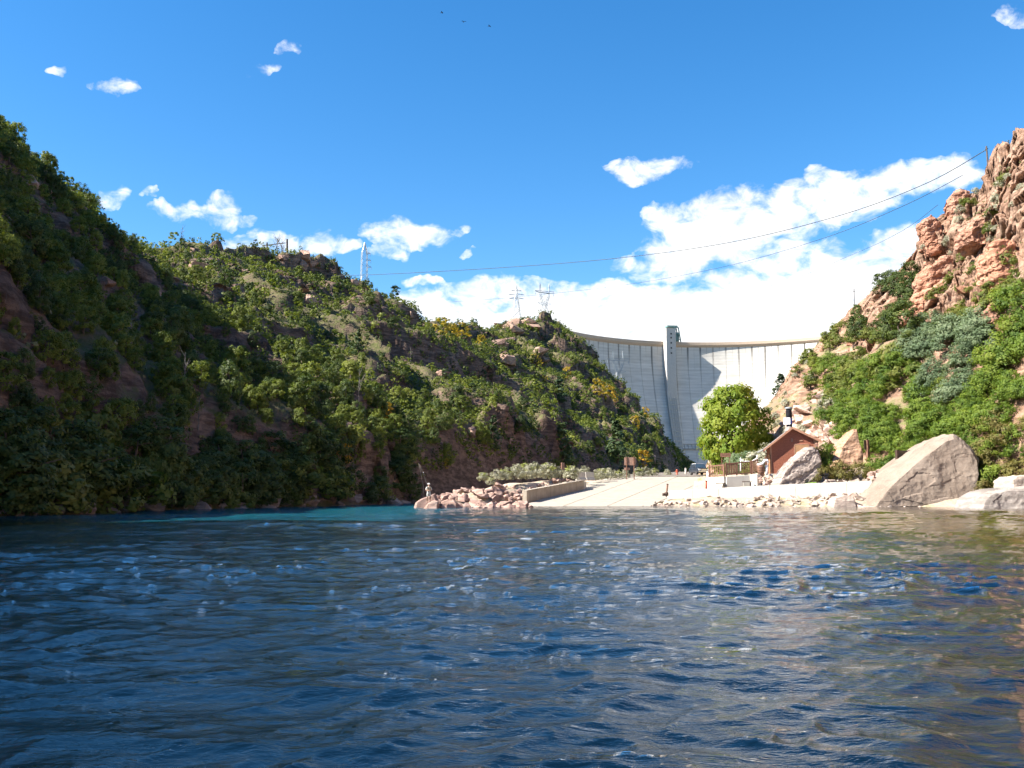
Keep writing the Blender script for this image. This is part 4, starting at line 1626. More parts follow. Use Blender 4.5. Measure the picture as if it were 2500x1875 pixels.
# outcrops of the left ridges
OUT = [(480, 655, 40), (500, 680, 30), (550, 655, 26), (560, 680, 26), (600, 665, 30), (470, 615, 30), (740, 628, 50), (765, 650, 40), (735, 650, 36), (690, 630, 20), (580, 712, 50), (630, 715, 36), (740, 715, 40), (760, 735, 40), (790, 760, 34),
       (860, 690, 26), (840, 690, 20), (920, 735, 20), (1000, 770, 22), (1240, 785, 50), (1270, 778, 46), (1290, 790, 40), (1220, 800, 40), (1250, 805, 50), (1300, 800, 44), (1260, 790, 46), (1215, 840, 44), (1225, 850, 40), (1245, 835, 30), (1240, 880, 36), (1320, 860, 34), (1330, 880, 26),
       (1080, 915, 40), (1130, 930, 34), (930, 1000, 30), (1060, 1010, 26), (1150, 1055, 40), (1200, 1065, 30), (1245, 1080, 30), (1500, 920, 30), (1530, 940, 26), (1545, 965, 30), (1520, 955, 22), (1240, 765, 36), (30, 500, 60), (70, 450, 60), (110, 470, 40), (60, 540, 50), (380, 720, 40), (300, 760, 40), (260, 690, 40), (1600, 1130, 30), (1620, 1140, 26), (1590, 1120, 30)]
for (px, py, wpx) in OUT:
    h = hit(px, py, (SL.bvh,))
    if h is None:
        continue
    sz = wpx * h.y / F
    o = put_rock('out', M_outcrop, h, sz * 1.25, 'brown rock outcrop showing between the trees of the left hills', 'outcrops of the left hills', R, 'rock_outcrop', .2)
    o.rotation_euler = (R.uniform(-.15, .15), R.uniform(-.15, .15), R.uniform(0, 6.3))

# ------------------------------------------------------------------ plants
def unit(r, n):
    v = r.normal(size=(n, 3))
    return v / (np.linalg.norm(v, axis=1, keepdims=True) + 1e-9)


def leaf_faces(r, c, nrm, L, Wd):
    """diamond leaves or sprays at c with normals nrm"""
    n = len(c)
    q = unit(r, n)
    d = np.cross(nrm, q)
    d /= np.linalg.norm(d, axis=1, keepdims=True) + 1e-9
    s = np.cross(nrm, d)
    L = (L * r.uniform(.6, 1.35, n))[:, None]
    Wd = (Wd * r.uniform(.6, 1.35, n))[:, None]
    V = np.stack([c - d * L, c + s * Wd - d * L * .1, c + d * L, c - s * Wd + d * L * .1], 1).reshape(-1, 3)
    Fc = np.arange(4 * n).reshape(n, 4)
    return V, Fc


def crown(seed, kind, n_cl, n_lf, leaf):
    """unit crown (height 1, base at z=0): returns V, F, tint"""
    r = np.random.default_rng(seed)
    if kind == 'juniper':
        z = r.uniform(.10, .93, n_cl)
        a = r.uniform(0, 6.283, n_cl)
        prof = .36 * np.sqrt(np.clip(1 - ((z - .34) / .64) ** 2, .02, 1)) * (1 + .25 * np.sin(a * 2 + seed))
        rr = prof * np.sqrt(r.uniform(.25, 1.0, n_cl))
        C = np.stack([rr * np.cos(a), rr * np.sin(a), z], -1)
        cr_ = r.uniform(.08, .13, n_cl)
    elif kind == 'conifer':
        z = r.uniform(.08, .98, n_cl) ** .9
        a = r.uniform(0, 6.283, n_cl)
        prof = .24 * (1 - z) + .015
        rr = prof * np.sqrt(r.uniform(.2, 1, n_cl)) * (1 + .35 * np.sin(z * 40 + seed))
        C = np.stack([rr * np.cos(a), rr * np.sin(a), z - rr * .35], -1)
        cr_ = .035 + .06 * (1 - z)
    elif kind == 'pine':
        z = r.uniform(.38, .97, n_cl)
        a = r.uniform(0, 6.283, n_cl)
        prof = .22 * np.sqrt(np.clip(1 - ((z - .62) / .40) ** 2, .05, 1))
        rr = prof * np.sqrt(r.uniform(.2, 1, n_cl))
        C = np.stack([rr * np.cos(a), rr * np.sin(a), z], -1)
        cr_ = r.uniform(.05, .09, n_cl)
    elif kind == 'broad':
        z = r.uniform(.06, .95, n_cl)
        a = r.uniform(0, 6.283, n_cl)
        prof = .43 * np.sqrt(np.clip(1 - ((z - .47) / .52) ** 2, .02, 1)) * (1 + .16 * np.sin(a * 3 + seed) + .1 * np.sin(z * 14 + a))
        rr = prof * np.sqrt(r.uniform(.35, 1, n_cl))
        C = np.stack([rr * np.cos(a), rr * np.sin(a), z], -1)
        cr_ = r.uniform(.06, .11, n_cl)
    else:  # bush: rounded mound
        d = unit(r, n_cl)
        d[:, 2] = np.abs(d[:, 2])
        rr = r.uniform(.4, 1, n_cl) ** .5
        C = d * rr[:, None] * np.array([.55, .55, .80])
        C[:, 2] += .08
        cr_ = r.uniform(.11, .19, n_cl)
    ci = np.repeat(np.arange(n_cl), n_lf)
    off = unit(r, len(ci)) * (r.uniform(0, 1, len(ci)) ** .45)[:, None] * cr_[ci][:, None]
    off[:, 2] *= .8
    P = C[ci] + off
    axis = np.stack([P[:, 0], P[:, 1], (P[:, 2] - .45) * .6 + .15], -1)
    axis /= np.linalg.norm(axis, axis=1, keepdims=True) + 1e-6
    o2 = off / (np.linalg.norm(off, axis=1, keepdims=True) + 1e-6)
    nr = axis * .75 + o2 * .5 + unit(r, len(ci)) * .42
    if kind in ('sage',):
        nr = unit(r, len(ci))
    nr /= np.linalg.norm(nr, axis=1, keepdims=True) + 1e-9
    V, Fc = leaf_faces(r, P, nr, leaf, leaf * .55)
    tint = np.clip(r.uniform(0, 1, n_cl)[ci] * .7 + r.uniform(0, .3, len(ci)), 0, 1)
    V[:, 2] = np.maximum(V[:, 2], .0)
    return V, Fc, np.repeat(tint, 4)


def trunk_mesh(name, seed, h=.8, r0=.035, limbs=5, mat=None, lean=.05):
    r = random.Random(seed)
    m = MB()
    pts, p = [], Vector((0, 0, -.06))
    for i in range(6):
        pts.append(p.copy())
        p = p + Vector((r.uniform(-lean, lean), r.uniform(-lean, lean), h / 5))
    m.tube(pts, [r0 * (1 - .15 * i) for i in range(6)], 6)
    for k in range(limbs):
        i = r.randint(1, 4)
        a = r.uniform(0, 6.28)
        L = r.uniform(.14, .3)
        q = pts[i] + Vector((math.cos(a) * L, math.sin(a) * L, r.uniform(.05, .2)))
        m.tube([pts[i], (pts[i] + q) / 2 + Vector((0, 0, .01)), q], [r0 * .45, r0 * .3, r0 * .12], 5)
    return m.mesh(name, mat or M_bark, True)


KIND = {}


def kind(key, shape, mat, n_cl, n_lf, leaf, nvar=5, th=.75, tr=.035, limbs=5, tmat=None):
    L = []
    for i in range(nvar):
        V, Fc, ti = crown(hash(key) % 1000 * 0 + sum(map(ord, key)) + i * 31, shape, n_cl, n_lf, leaf)
        L.append((mesh_np('crown', V, Fc, mat, False, {'tint': ti}), trunk_mesh('trunk', i * 5 + len(key), th, tr, limbs, tmat), (V, Fc, ti)))
    KIND[key] = L


kind('pinyon', 'juniper', M_pinyon, 60, 42, .030)
kind('juniper', 'juniper', M_juniper, 60, 42, .030)
kind('fir', 'conifer', M_fir, 90, 12, .034, 4, .95, .022)
kind('pine', 'pine', M_fir, 40, 22, .032, 3, .9, .022)
kind('oak', 'bush', M_oak, 34, 26, .055, 4, .5, .03)
kind('yellow', 'broad', M_yellow, 40, 22, .040, 4, .6, .03)
kind('willow', 'bush', M_willow, 60, 42, .034, 5, .5, .025)
kind('silver', 'bush', M_silver, 60, 42, .034, 4, .5, .025)
kind('brown', 'bush', M_brownbush, 50, 36, .036, 3, .5, .025)
kind('sage', 'bush', M_sage, 46, 40, .040, 5, .4, .03)
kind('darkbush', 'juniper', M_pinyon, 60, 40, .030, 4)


def plant(key, p, h, label, cat, group, R, name, wide=1.0):
    cm_, tm_, _ = R.choice(KIND[key])
    r = empty(name, p, R.uniform(0, 6.283), (h * wide * R.uniform(.85, 1.15), h * wide * R.uniform(.85, 1.15), h))
    tag(r, label, cat, group)
    obj('trunk', tm_, r)
    obj('crown', cm_, r)
    return r


# --- forest of the left hills: every tree a thing down to the 300 that show largest, the rest one mass
rngf = np.random.default_rng(77)
vis_c = (SL.vs[np.clip(SL.cv, 0, len(SL.vs) - 1)] > .015) & (SL.vs[np.clip(SL.cv, 0, len(SL.vs) - 1)] < 1.04) & (SL.cent[:, 1] > 35)
clump = fbm(SL.cent * .05, 3, 401)
dens_ = SL.area * vis_c * (.45 + sstep(-.5, .5, clump)) * (.35 + .45 * (SL.cent[:, 1] < 150) + sstep(.15, .45, SL.nz)) * np.clip(240 / np.maximum(SL.cent[:, 1], 60), .55, 2.2)
dens_ /= dens_.sum()
pick = rngf.choice(len(dens_), 16000, p=dens_)
cand = []
R = random.Random(5)
grid = {}
for f in pick:
    quad = SL.V[SL.F[f]]
    a, b = R.random(), R.random()
    p = (quad[0] * (1 - a) + quad[1] * a) * (1 - b) + (quad[3] * (1 - a) + quad[2] * a) * b
    d = p[1]
    hgt = R.uniform(1.3, 2.9) if d < 330 else R.uniform(1.8, 3.9)
    if R.random() < .12:
        hgt *= 1.5
    gk = (int(p[0] / 2.4), int(p[1] / 2.4), int(p[2] / 3.0))
    if gk in grid:
        continue
    grid[gk] = 1
    q = proj((p[0], p[1], p[2] + hgt * .7))
    if q is None or q[0] < -60 or q[0] > 1800:
        continue
    if not visible((p[0], p[1], p[2] + hgt * .85), 2.0):
        continue
    cand.append((hgt * F / d, p, hgt, q))
cand.sort(key=lambda c: -c[0])
stuffV, stuffF, stuffT, nb = {'pinyon': [], 'juniper': []}, {'pinyon': [], 'juniper': []}, {'pinyon': [], 'juniper': []}, {'pinyon': 0, 'juniper': 0}
farV = {k: [crown(900 + i + len(k), 'juniper', 15, 8, .078) for i in range(6)] for k in ('pinyon', 'juniper')}
nind = {'pinyon': 0, 'juniper': 0}
for (sz, p, hgt, q) in cand:
    key = 'juniper' if R.random() < .62 else 'pinyon'
    p = Vector(p) - Vector((0, 0, .15))
    if nind[key] < 300 and sz > 0:
        nind[key] += 1
        wide = R.uniform(.8, 1.12)
        col_ = 'at the left edge' if q[0] < 220 else ('of the near left slope' if q[0] < 480 else ('under the pole frame' if q[0] < 760 else ('below the slim tower' if q[0] < 1000 else ('above the rocky point' if q[0] < 1300 else 'before the dam'))))
        tp_ = hit(max(0, q[0]), q[1] - 120)
        row_ = 'near the skyline' if tp_ is None else ('low by the water' if p.z < 9 else ('high on the slope' if q[1] < 760 else 'halfway up the slope'))
        shp = 'narrow' if wide < .9 else ('broad' if wide > 1.02 else 'bushy')
        if hgt > 3.9:
            shp = 'tall ' + shp
        elif hgt < 2.1:
            shp = 'small ' + shp
        look = shp + (' olive green juniper' if key == 'juniper' else ' dark green pinyon')
        lb_ = look + ' ' + row_ + ' ' + col_
        plant(key, p, hgt, lb_, 'tree', lb_, R, key + '_tree', wide)
    else:
        src = farV[key][R.randrange(6)] if sz < 140 else R.choice(KIND[key])[2]
        V, Fc, ti = src
        a = R.uniform(0, 6.28)
        w = hgt * R.uniform(.9, 1.35)
        M = np.array([[math.cos(a) * w, -math.sin(a) * w, 0], [math.sin(a) * w, math.cos(a) * w, 0], [0, 0, hgt]])
        stuffV[key].append(V @ M.T + np.array(p))
        stuffF[key].append(Fc + nb[key])
        nb[key] += len(V)
        stuffT[key].append(np.clip(ti * .75 + R.uniform(-.15, .35), 0, 1))
for key in ('pinyon', 'juniper'):
    if stuffV[key]:
        o = obj('hill_woodland', mesh_np('hill_woodland', np.concatenate(stuffV[key]), np.concatenate(stuffF[key]), MATS['pinyon_needles' if key == 'pinyon' else 'juniper_needles'], False, {'tint': np.concatenate(stuffT[key])}))
        tag(o, 'small far %s evergreens covering the wooded left hills' % ('dark green' if key == 'pinyon' else 'olive green'), 'woodland', None, 'stuff')
print('FOREST', len(cand), nind)
# scrub between the trees
sv, sf, stt, n0 = [], [], [], 0
tuft = [crown(700 + i, 'bush', 6, 5, .18) for i in range(5)]
for strip, nn_, hs_, w_ in ((SL, 3200, (.4, 1.1), 1), (SR, 1300, (.3, .8), 1)):
    vv = strip.vs[np.clip(strip.cv, 0, len(strip.vs) - 1)]
    pr_ = strip.area * (vv > .01) * (vv < 1.05) * (strip.cent[:, 1] > 40) * (.1 + sstep(.3, .6, strip.nz))
    if strip is SL:
        pr_ = pr_ * np.clip(200 / strip.cent[:, 1], .3, 2)
    pr_ /= pr_.sum()
    for f in rngf.choice(len(pr_), nn_, p=pr_):
        V, Fc, ti = tuft[R.randrange(5)]
        w = R.uniform(*hs_)
        a = R.uniform(0, 6.28)
        M = np.array([[math.cos(a) * w, -math.sin(a) * w, 0], [math.sin(a) * w, math.cos(a) * w, 0], [0, 0, w]])
        sv.append(V @ M.T + strip.cent[f] - np.array([0, 0, .05]))
        sf.append(Fc + n0)
        n0 += len(V)
        stt.append(np.clip(ti * .6 + R.uniform(0, .5), 0, 1))
o = obj('dry_scrub', mesh_np('dry_scrub', np.concatenate(sv), np.concatenate(sf), M_drygrass, False, {'tint': np.concatenate(stt)}))
tag(o, 'low dry scrub and grass tufts scattered over both slopes', 'scrub', None, 'stuff')

# --- special trees of the left hills: firs, autumn trees, snags, the lone pine
def at_hill(px, py, bv=None):
    return hit(px, py, bv or (SL.bvh,))


for (px, py, hp, lab) in [(1373, 1135, 105, 'tall pointed fir low on the hill above the rocky point'), (1205, 1100, 90, 'fir with drooping boughs on the dark cliff above the point'), (875, 870, 70, 'upright fir on the middle of the left hill'), (1505, 1130, 110, 'loose tall fir at the foot of the far hill beside the sign'), (1365, 985, 70, 'narrow fir halfway up the far hill'), (1660, 1105, 60, 'small fir at the end of the far hill before the dam')]:
    h = at_hill(px, py)
    if h:
        plant('fir', h, hp * h.y / F, lab, 'tree', None, R, 'fir_tree', 1.3)
h = at_hill(964, 740) or pix(964, 735, 385)
plant('pine', pix(964, 742, 388), 47 * 388 / F, 'lone thin pine standing on the left skyline', 'tree', None, R, 'pine_tree', 1.3)
YE = [(1085, 822, 44, 1.4, 'golden tree at the saddle on the skyline, left of the pair'), (1125, 826, 36, 1.3, 'golden tree at the saddle on the skyline, right of the pair'), (1176, 850, 32, 1.0, 'orange tree below the rocky knoll'), (1307, 900, 34, 1.0, 'yellow tree high on the far hill'), (1385, 925, 30, .8, 'narrow yellow tree high on the far hill near the dam'), (1460, 965, 40, 1.0, 'yellow tree at the edge of the far hill before the dam'), (1480, 975, 36, 1.2, 'orange tree at the edge of the far hill before the dam'), (1500, 985, 30, .9, 'small yellow tree lowest of three at the dam edge'), (1575, 1020, 26, .8, 'small orange tree on the lower far hill'), (1550, 1050, 34, 1.0, 'yellow-green tree low on the far hill'), (935, 1020, 44, 1.2, 'yellow-green tree on the shaded middle hill'), (1565, 1140, 40, 1.4, 'bright yellow bush beside the brown roadside sign'), (565, 760, 30, .8, 'small yellow tree on the left hill below the cliff band'), (405, 660, 24, .8, 'small golden tree near the left skyline'), (835, 1130, 60, 1.0, 'dim yellow tree in the shade near the left bank'), (1085, 1140, 26, 1.0, 'little yellow-green sapling on the dark cliff above the angler'), (1330, 940, 22, .9, 'small yellow bush on the far hill below the knoll'), (1640, 1060, 26, 1.0, 'yellow-green tree at the lower end of the far hill')]
for (px, py, hp, w, lab) in YE:
    h = at_hill(px, py)
    if h:
        plant('yellow', h - Vector((0, 0, .3)), hp * 1.15 * h.y / F, lab, 'tree', None, R, 'autumn_tree', w)
OK_ = [(720, 1000, 50), (470, 770, 60), (430, 980, 90), (470, 1000, 70), (800, 950, 44), (700, 900, 50), (640, 990, 40), (1400, 1000, 30), (1430, 1040, 36), (1480, 1060, 34), (1530, 1085, 40), (1580, 1090, 36), (1610, 1110, 34), (1650, 1130, 30), (1690, 1145, 26), (1520, 1010, 26), (1470, 1020, 28), (1570, 1060, 30), (1600, 1070, 24), (1350, 960, 28), (1440, 930, 26), (1400, 890, 34), (1500, 1120, 40), (1545, 1120, 36), (1460, 1090, 34), (60, 1180, 110), (160, 1190, 130), (270, 1190, 150), (360, 1200, 120), (470, 1210, 90), (560, 1200, 80), (650, 1210, 70), (720, 1215, 60), (820, 1215, 54), (20, 1080, 110), (230, 1080, 130), (350, 1100, 100), (120, 1060, 120)]
for (px, py, hp) in OK_:
    h = at_hill(px, py)
    if h:
        zone = ('dark leafy bush near the water on the shaded left bank, ' + ('left edge' if px < 140 else ('second stretch' if px < 300 else ('third stretch' if px < 500 else 'nearest the point')))) if py > 1050 and px < 900 else ('green leafy brush on the middle of the left hill' if px < 900 else 'green leafy brush on the lower far hill before the dam')
        plant('oak', h - Vector((0, 0, .2)), hp * h.y / F, zone, 'bush', zone, R, 'leafy_bush', .8)


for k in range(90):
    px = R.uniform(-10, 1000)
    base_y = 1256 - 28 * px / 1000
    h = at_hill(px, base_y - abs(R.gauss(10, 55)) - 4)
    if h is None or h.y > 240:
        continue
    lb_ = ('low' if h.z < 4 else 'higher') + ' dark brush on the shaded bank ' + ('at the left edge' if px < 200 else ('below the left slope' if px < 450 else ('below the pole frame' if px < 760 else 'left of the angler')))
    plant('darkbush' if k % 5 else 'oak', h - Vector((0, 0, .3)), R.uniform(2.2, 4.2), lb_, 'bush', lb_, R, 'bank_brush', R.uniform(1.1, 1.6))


def snag(loc, h, label, seed, br=9):
    r = empty('dead_tree', loc, 0, h)
    tag(r, label, 'dead tree', label)
    rr = random.Random(seed)
    pts = [Vector((rr.uniform(-.01, .01), rr.uniform(-.01, .01), i / 6)) for i in range(7)]
    MB().tube(pts, [.022 * (1 - i * .13) for i in range(7)], 6).build('trunk', M_deadwood, r)
    m = MB()
    for k in range(br):
        z = rr.uniform(.3, .92)
        a = rr.uniform(0, 6.28)
        L = rr.uniform(.08, .2)
        e = Vector((math.cos(a) * L, math.sin(a) * L, z + rr.uniform(.08, .3)))
        s = Vector((0, 0, z))
        m.tube([s, (s + e) / 2 + Vector((0, 0, -.02)), e], [.010, .007, .003], 5)
    m.build('branches', M_deadwood, r)


snag(pix(676, 640, 328), 68 * 328 / F, 'tall bare dead tree beside the pole frame on the ridge', 3, 14)
snag(pix(687, 640, 326), 66 * 326 / F, 'second bare dead tree right of the pole frame cross arm', 8, 12)
h = at_hill(443, 600)
if h:
    snag(h, 46 * h.y / F, 'bare dead treetop on the left skyline', 5, 14)
for k in range(18):
    px, py = R.uniform(300, 1500), R.uniform(640, 1080)
    h = at_hill(px, py)
    if h is None or h.y > 420:
        continue
    lb_ = 'small grey dead tree among the evergreens ' + ('on the near left slope' if px < 450 else ('in the middle of the left hill' if px < 900 else 'above the rocky point'))
    snag(h, R.uniform(2.4, 3.8), lb_, 50 + k, 10)
h = at_hill(876, 990)
if h:
    snag(h, 90 * h.y / F, 'grey dead trunk standing on the shaded middle hill', 12, 4)

# --- right slope
R = random.Random(21)
RS = [  # key, px range, py range, count, height range in metres, label
    ('willow', (2010, 2260), (880, 1075), 60, (1.7, 2.9), 'bright green leafy shrub on the slope behind the boulders', 'green shrubs behind the boulders'),
    ('silver', (2215, 2420), (800, 985), 30, (2.2, 3.8), 'silvery green willow thicket shrub on the right slope', 'silvery shrubs of the right slope'),
    ('willow', (2230, 2520), (940, 1110), 52, (1.6, 2.8), 'leafy green shrub above the huge boulder', 'green shrubs above the huge boulder'),
    ('willow', (2085, 2240), (1020, 1115), 22, (1.6, 2.4), 'bright green shrub around the wooden post sign', 'green shrubs around the post sign'),
    ('brown', (2385, 2520), (1040, 1190), 16, (1.6, 2.6), 'olive brown shrub right of the huge boulder', 'brownish shrubs right of the huge boulder'),
    ('willow', (2420, 2520), (720, 960), 14, (2.5, 4.2), 'tall green bush at the right edge under the cliff', 'green bushes at the right edge'),
    ('darkbush', (2085, 2240), (690, 835), 18, (3.2, 5.2), 'dense dark juniper on the right shoulder', 'junipers on the right shoulder'),
    ('oak', (2010, 2240), (790, 960), 40, (1.6, 3.0), 'olive green brush on the right ridge', 'olive brush of the right ridge'),
    ('oak', (1940, 2090), (880, 1010), 24, (1.1, 2.0), 'green brush among talus above the hut', 'brush above the hut'),
    ('sage', (1880, 2100), (880, 1080), 34, (.8, 1.6), 'grey green sagebrush among talus behind the hut', 'sagebrush behind the hut'),
    ('juniper', (1900, 2060), (830, 960), 10, (2.0, 3.2), 'small olive juniper low on the right ridge', 'small junipers of the right ridge'),
    ('sage', (2250, 2500), (400, 640), 26, (.8, 1.6), 'grey sagebrush growing on the red cliff', 'sagebrush on the red cliff'),
    ('oak', (2240, 2500), (620, 800), 26, (1.4, 2.6), 'green brush at the foot of the red cliff', 'brush under the cliff'),
    ('oak', (2300, 2480), (420, 720), 16, (1.2, 2.2), 'green bush growing from the red cliff', 'bushes on the red cliff')]
for (key, xr, yr, n, hr, lab, grp) in RS:
    i = tries = 0
    while i < n and tries < n * 6:
        tries += 1
        px, py = R.uniform(*xr), R.uniform(*yr)
        h = hit(px, py, (SR.bvh, GB))
        if h is None or h.y > 300:
            continue
        hh_ = R.uniform(*hr)
        part_ = ('upper' if py < (yr[0] + yr[1]) / 2 else 'lower') + ' ' + ('left' if px < xr[0] + (xr[1] - xr[0]) / 3 else ('right' if px > xr[1] - (xr[1] - xr[0]) / 3 else 'middle'))
        size_ = 'large ' if hh_ > hr[0] + (hr[1] - hr[0]) * .66 else ('small ' if hh_ < hr[0] + (hr[1] - hr[0]) * .33 else '')
        lb2 = size_ + lab + ', ' + part_ + ' of its patch'
        plant(key, h - Vector((0, 0, .25)), hh_, lb2, 'tree' if 'juniper' in lab else 'bush', lb2, R, 'juniper_tree' if 'juniper' in lab else ('sagebrush' if key == 'sage' else 'leafy_shrub'), R.uniform(1.0, 1.35))
        i += 1
for (px, py, hh, lab) in [(1905, 962, 3.6, 'lone shaggy pine at the lower end of the right ridge'), ]:
    p = pix(1908, 968, 196)
    plant('fir', p, 5.0, lab, 'tree', None, R, 'pine_tree', 1.8)
for (px, d, z, hh, key, lab) in [(2015, 95.6, 2.3, 1.9, 'brown', 'reddish green low shrub left of the row of stones'), (2055, 95.8, 2.4, 2.4, 'brown', 'reddish green low shrub above the row of stones'), (2095, 95.5, 2.5, 2.1, 'brown', 'reddish green low shrub below the wooden post sign'), (2128, 95.2, 2.6, 1.4, 'brown', 'small brown shrub at the stone pile'),
                                 (2015, 103, 3.6, 3.4, 'willow', 'green bush close right of the red hut'), (2040, 105, 4.5, 2.6, 'willow', 'green bush behind the pointed tan boulder'), (1830, 112, 3.4, 3.2, 'silver', 'pale green bush between the broad tree and the hut'), (1800, 114, 3.5, 2.8, 'silver', 'pale green bush under the right side of the broad tree'), (1855, 110, 3.6, 3.0, 'sage', 'grey sagebrush against the left side of the hut'), (2140, 98.5, 3.2, 2.2, 'willow', 'green bush just right of the wooden post sign'), (2168, 98, 3.2, 2.3, 'willow', 'green bush left of the dark notice board'), (2196, 98.4, 3.3, 2.6, 'willow', 'green bush behind the dark notice board'), (2232, 97.6, 3.3, 2.7, 'willow', 'green bush at the left shoulder of the huge boulder'), (2268, 97, 3.3, 3.0, 'willow', 'green bush behind the huge boulder slope'), (1838, 108, 3.2, 2.2, 'oak', 'yellow-green bush behind the wooden fence'), (1875, 116, 4.4, 3.2, 'sage', 'tall grey sagebrush behind the hut roof'),
                                 (2400, 88, .6, 2.2, 'brown', 'olive shrub between the huge boulder and the pale boulder'), (2395, 90, 1.6, 2.8, 'brown', 'olive shrub at the right flank of the huge boulder'), (2430, 89, 1.6, 3.0, 'willow', 'green shrub above the pale boulder'), (2480, 88, 1.8, 3.0, 'brown', 'olive shrub at the right edge above the pale rock'), (2470, 90, 3.6, 2.6, 'silver', 'whitish feathery shrub at the right edge')]:
    plant(key, (gx(px, d), d, z), hh, lab, 'bush', None, R, 'sagebrush' if key == 'sage' else 'leafy_shrub', 1.15)

# broad tree by the lot
V, Fc, ti = crown(4242, 'broad', 300, 60, .021)
V[:, 2] = V[:, 2] * 1.06 - .06
bt = empty('broadleaf_tree', pix(1795, 1150, 128), 0, 1)
tag(bt, 'large round green tree with yellowing top, left of the hut', 'tree')
top = pix(1795, 938, 128)
H = top.z - bt.location.z
bt.scale = (H * .92, H * .8, H)
obj('crown', mesh_np('crown', V, Fc, M_maple, False, {'tint': np.clip(ti * .5 + .35 * sstep(.55, 1.0, V[:, 2] + .25 * np.sin(V[:, 0] * 9)) * ti, 0, 1)}), bt)
obj('trunk', trunk_mesh('trunk', 77, .7, .03, 9), bt)

# sagebrush row on the point
SG = [(1180, 1172, 24, 102), (1212, 1168, 26, 103), (1236, 1168, 30, 104), (1262, 1166, 36, 105), (1285, 1166, 38, 107), (1310, 1164, 40, 109), (1335, 1164, 38, 111), (1352, 1166, 38, 113), (1395, 1166, 32, 118), (1425, 1164, 30, 124), (1470, 1166, 26, 132), (1490, 1165, 26, 136), (1510, 1164, 20, 138), (1525, 1164, 22, 140), (1560, 1162, 24, 146), (1578, 1161, 26, 150), (1596, 1160, 20, 154), (1630, 1157, 16, 160), (1198, 1180, 18, 98), (1455, 1168, 24, 129)]
for k, (px, py, hp, d) in enumerate(SG):
    p = pix(px, py + 4, d)
    V = None
    r = plant('sage', p, hp * 1.15 * d / F, 'pale grey-green sagebrush in the row on the point' if px < 1440 else 'pale sagebrush at the edge of the parking lot', 'bush', 'sagebrush row on the point' if px < 1440 else 'sagebrush beside the lot', R, 'sagebrush', 1.05)
    if k % 2 == 0:
        Vt, Ft, tt = crown(3000 + k, 'bush', 18, 14, .05)
        Vt = Vt * np.array([.9, .9, .55]) + np.array([0, 0, .42])
        tag(obj('flowering_tips', mesh_np('flowering_tips', Vt, Ft, M_sagetip, False, {'tint': tt}), r), kind='stuff')

# ------------------------------------------------------------------ landing: walls, fence, hut, signs
def wall_run(name, pts, thick, mat, label, cat, joints=0, cap=None):
    """upright slab along a line of (x, y, zbottom, ztop); split in panels"""
    root = empty(name, (pts[0][0], pts[0][1], pts[0][2]))
    tag(root, label, cat)
    o0 = Vector(root.location)
    for (a, b) in zip(pts[:-1], pts[1:]):
        A, B = Vector((a[0], a[1], 0)), Vector((b[0], b[1], 0))
        t_ = (B - A).normalized()
        nrm = Vector((t_.y, -t_.x, 0)) * thick / 2
        g = t_ * .012
        z0a, z1a, z0b, z1b = a[2], a[3], b[2], b[3]
        q = [A + g, B - g]
        vs = []
        for P, z0, z1 in ((q[0], z0a, z1a), (q[1], z0b, z1b)):
            for s in (1, -1):
                vs += [P + nrm * s + Vector((0, 0, z0)), P + nrm * s + Vector((0, 0, z1))]
        m = MB().add([v - o0 for v in vs], [(0, 1, 5, 4), (2, 6, 7, 3), (1, 3, 7, 5), (0, 4, 6, 2), (0, 2, 3, 1), (4, 5, 7, 6)])
        m.build('panel', mat, root, bevel=.02)
        if cap:
            c_ = MB()
            vs = []
            for P, z1 in ((q[0], z1a), (q[1], z1b)):
                for s in (1.25, -1.25):
                    vs += [P + nrm * s + Vector((0, 0, z1 + .004)), P + nrm * s + Vector((0, 0, z1 + cap))]
            c_.add([v - o0 for v in vs], [(0, 1, 5, 4), (2, 6, 7, 3), (1, 3, 7, 5), (0, 4, 6, 2), (0, 2, 3, 1), (4, 5, 7, 6)])
            c_.build('coping', mat, root)
    return root


def pz(py, d):
    return pix(1250, py, d).z


pts = []
for i in range(9):
    k = i / 8
    px, d = 1630 + 500 * k, 97.5 - 5.0 * k
    ztop = pz(1199 - 24.5 * k - 2 * math.sin(k * 3), d)
    pts.append((gx(px, d), d, -.3, ztop))
wall_run('retaining_wall', pts, .4, M_white, 'long low white concrete wall above the shore stones', 'wall')
wall_run('wing_wall', [(gx(1281, 97), 97, -.3, pz(1199, 97)), (gx(1330, 103), 103, .1, pz(1190, 103)), (gx(1378, 109.5), 109.5, .5, pz(1181, 109.5)), (gx(1421, 115.5), 115.5, .9, pz(1173.5, 115.5))], .45, M_wing, 'stained tan concrete wing wall beside the boat ramp', 'wall', cap=.08)
wall_run('wing_wall', [(gx(1421.5, 115.5), 115.6, .9, pz(1173, 115.5)), (gx(1428, 117), 117.6, 1.2, pz(1176, 117))], .45, M_conc, 'short grey end of the concrete wing wall at the ramp', 'wall')
# two concrete road barriers
for px0, px1, d, lab in ((1410, 1428, 119, 'concrete road barrier at the ramp, left of two'), (1429, 1449, 121.5, 'concrete road barrier at the ramp, right of two')):
    A, B = pix(px0, 1173, d), pix(px1, 1171, d + 1.2)
    L = (B - A).length
    o = MB().prism([(-.32, 0), (.32, 0), (.30, .16), (.14, .42), (.09, 1.05), (-.09, 1.05), (-.14, .42), (-.30, .16)], 0, L, 'X').build('road_barrier', M_conc, None, loc=A, rz=math.atan2(B.y - A.y, B.x - A.x), bevel=.015)
    tag(o, lab, 'barrier', 'concrete road barriers')

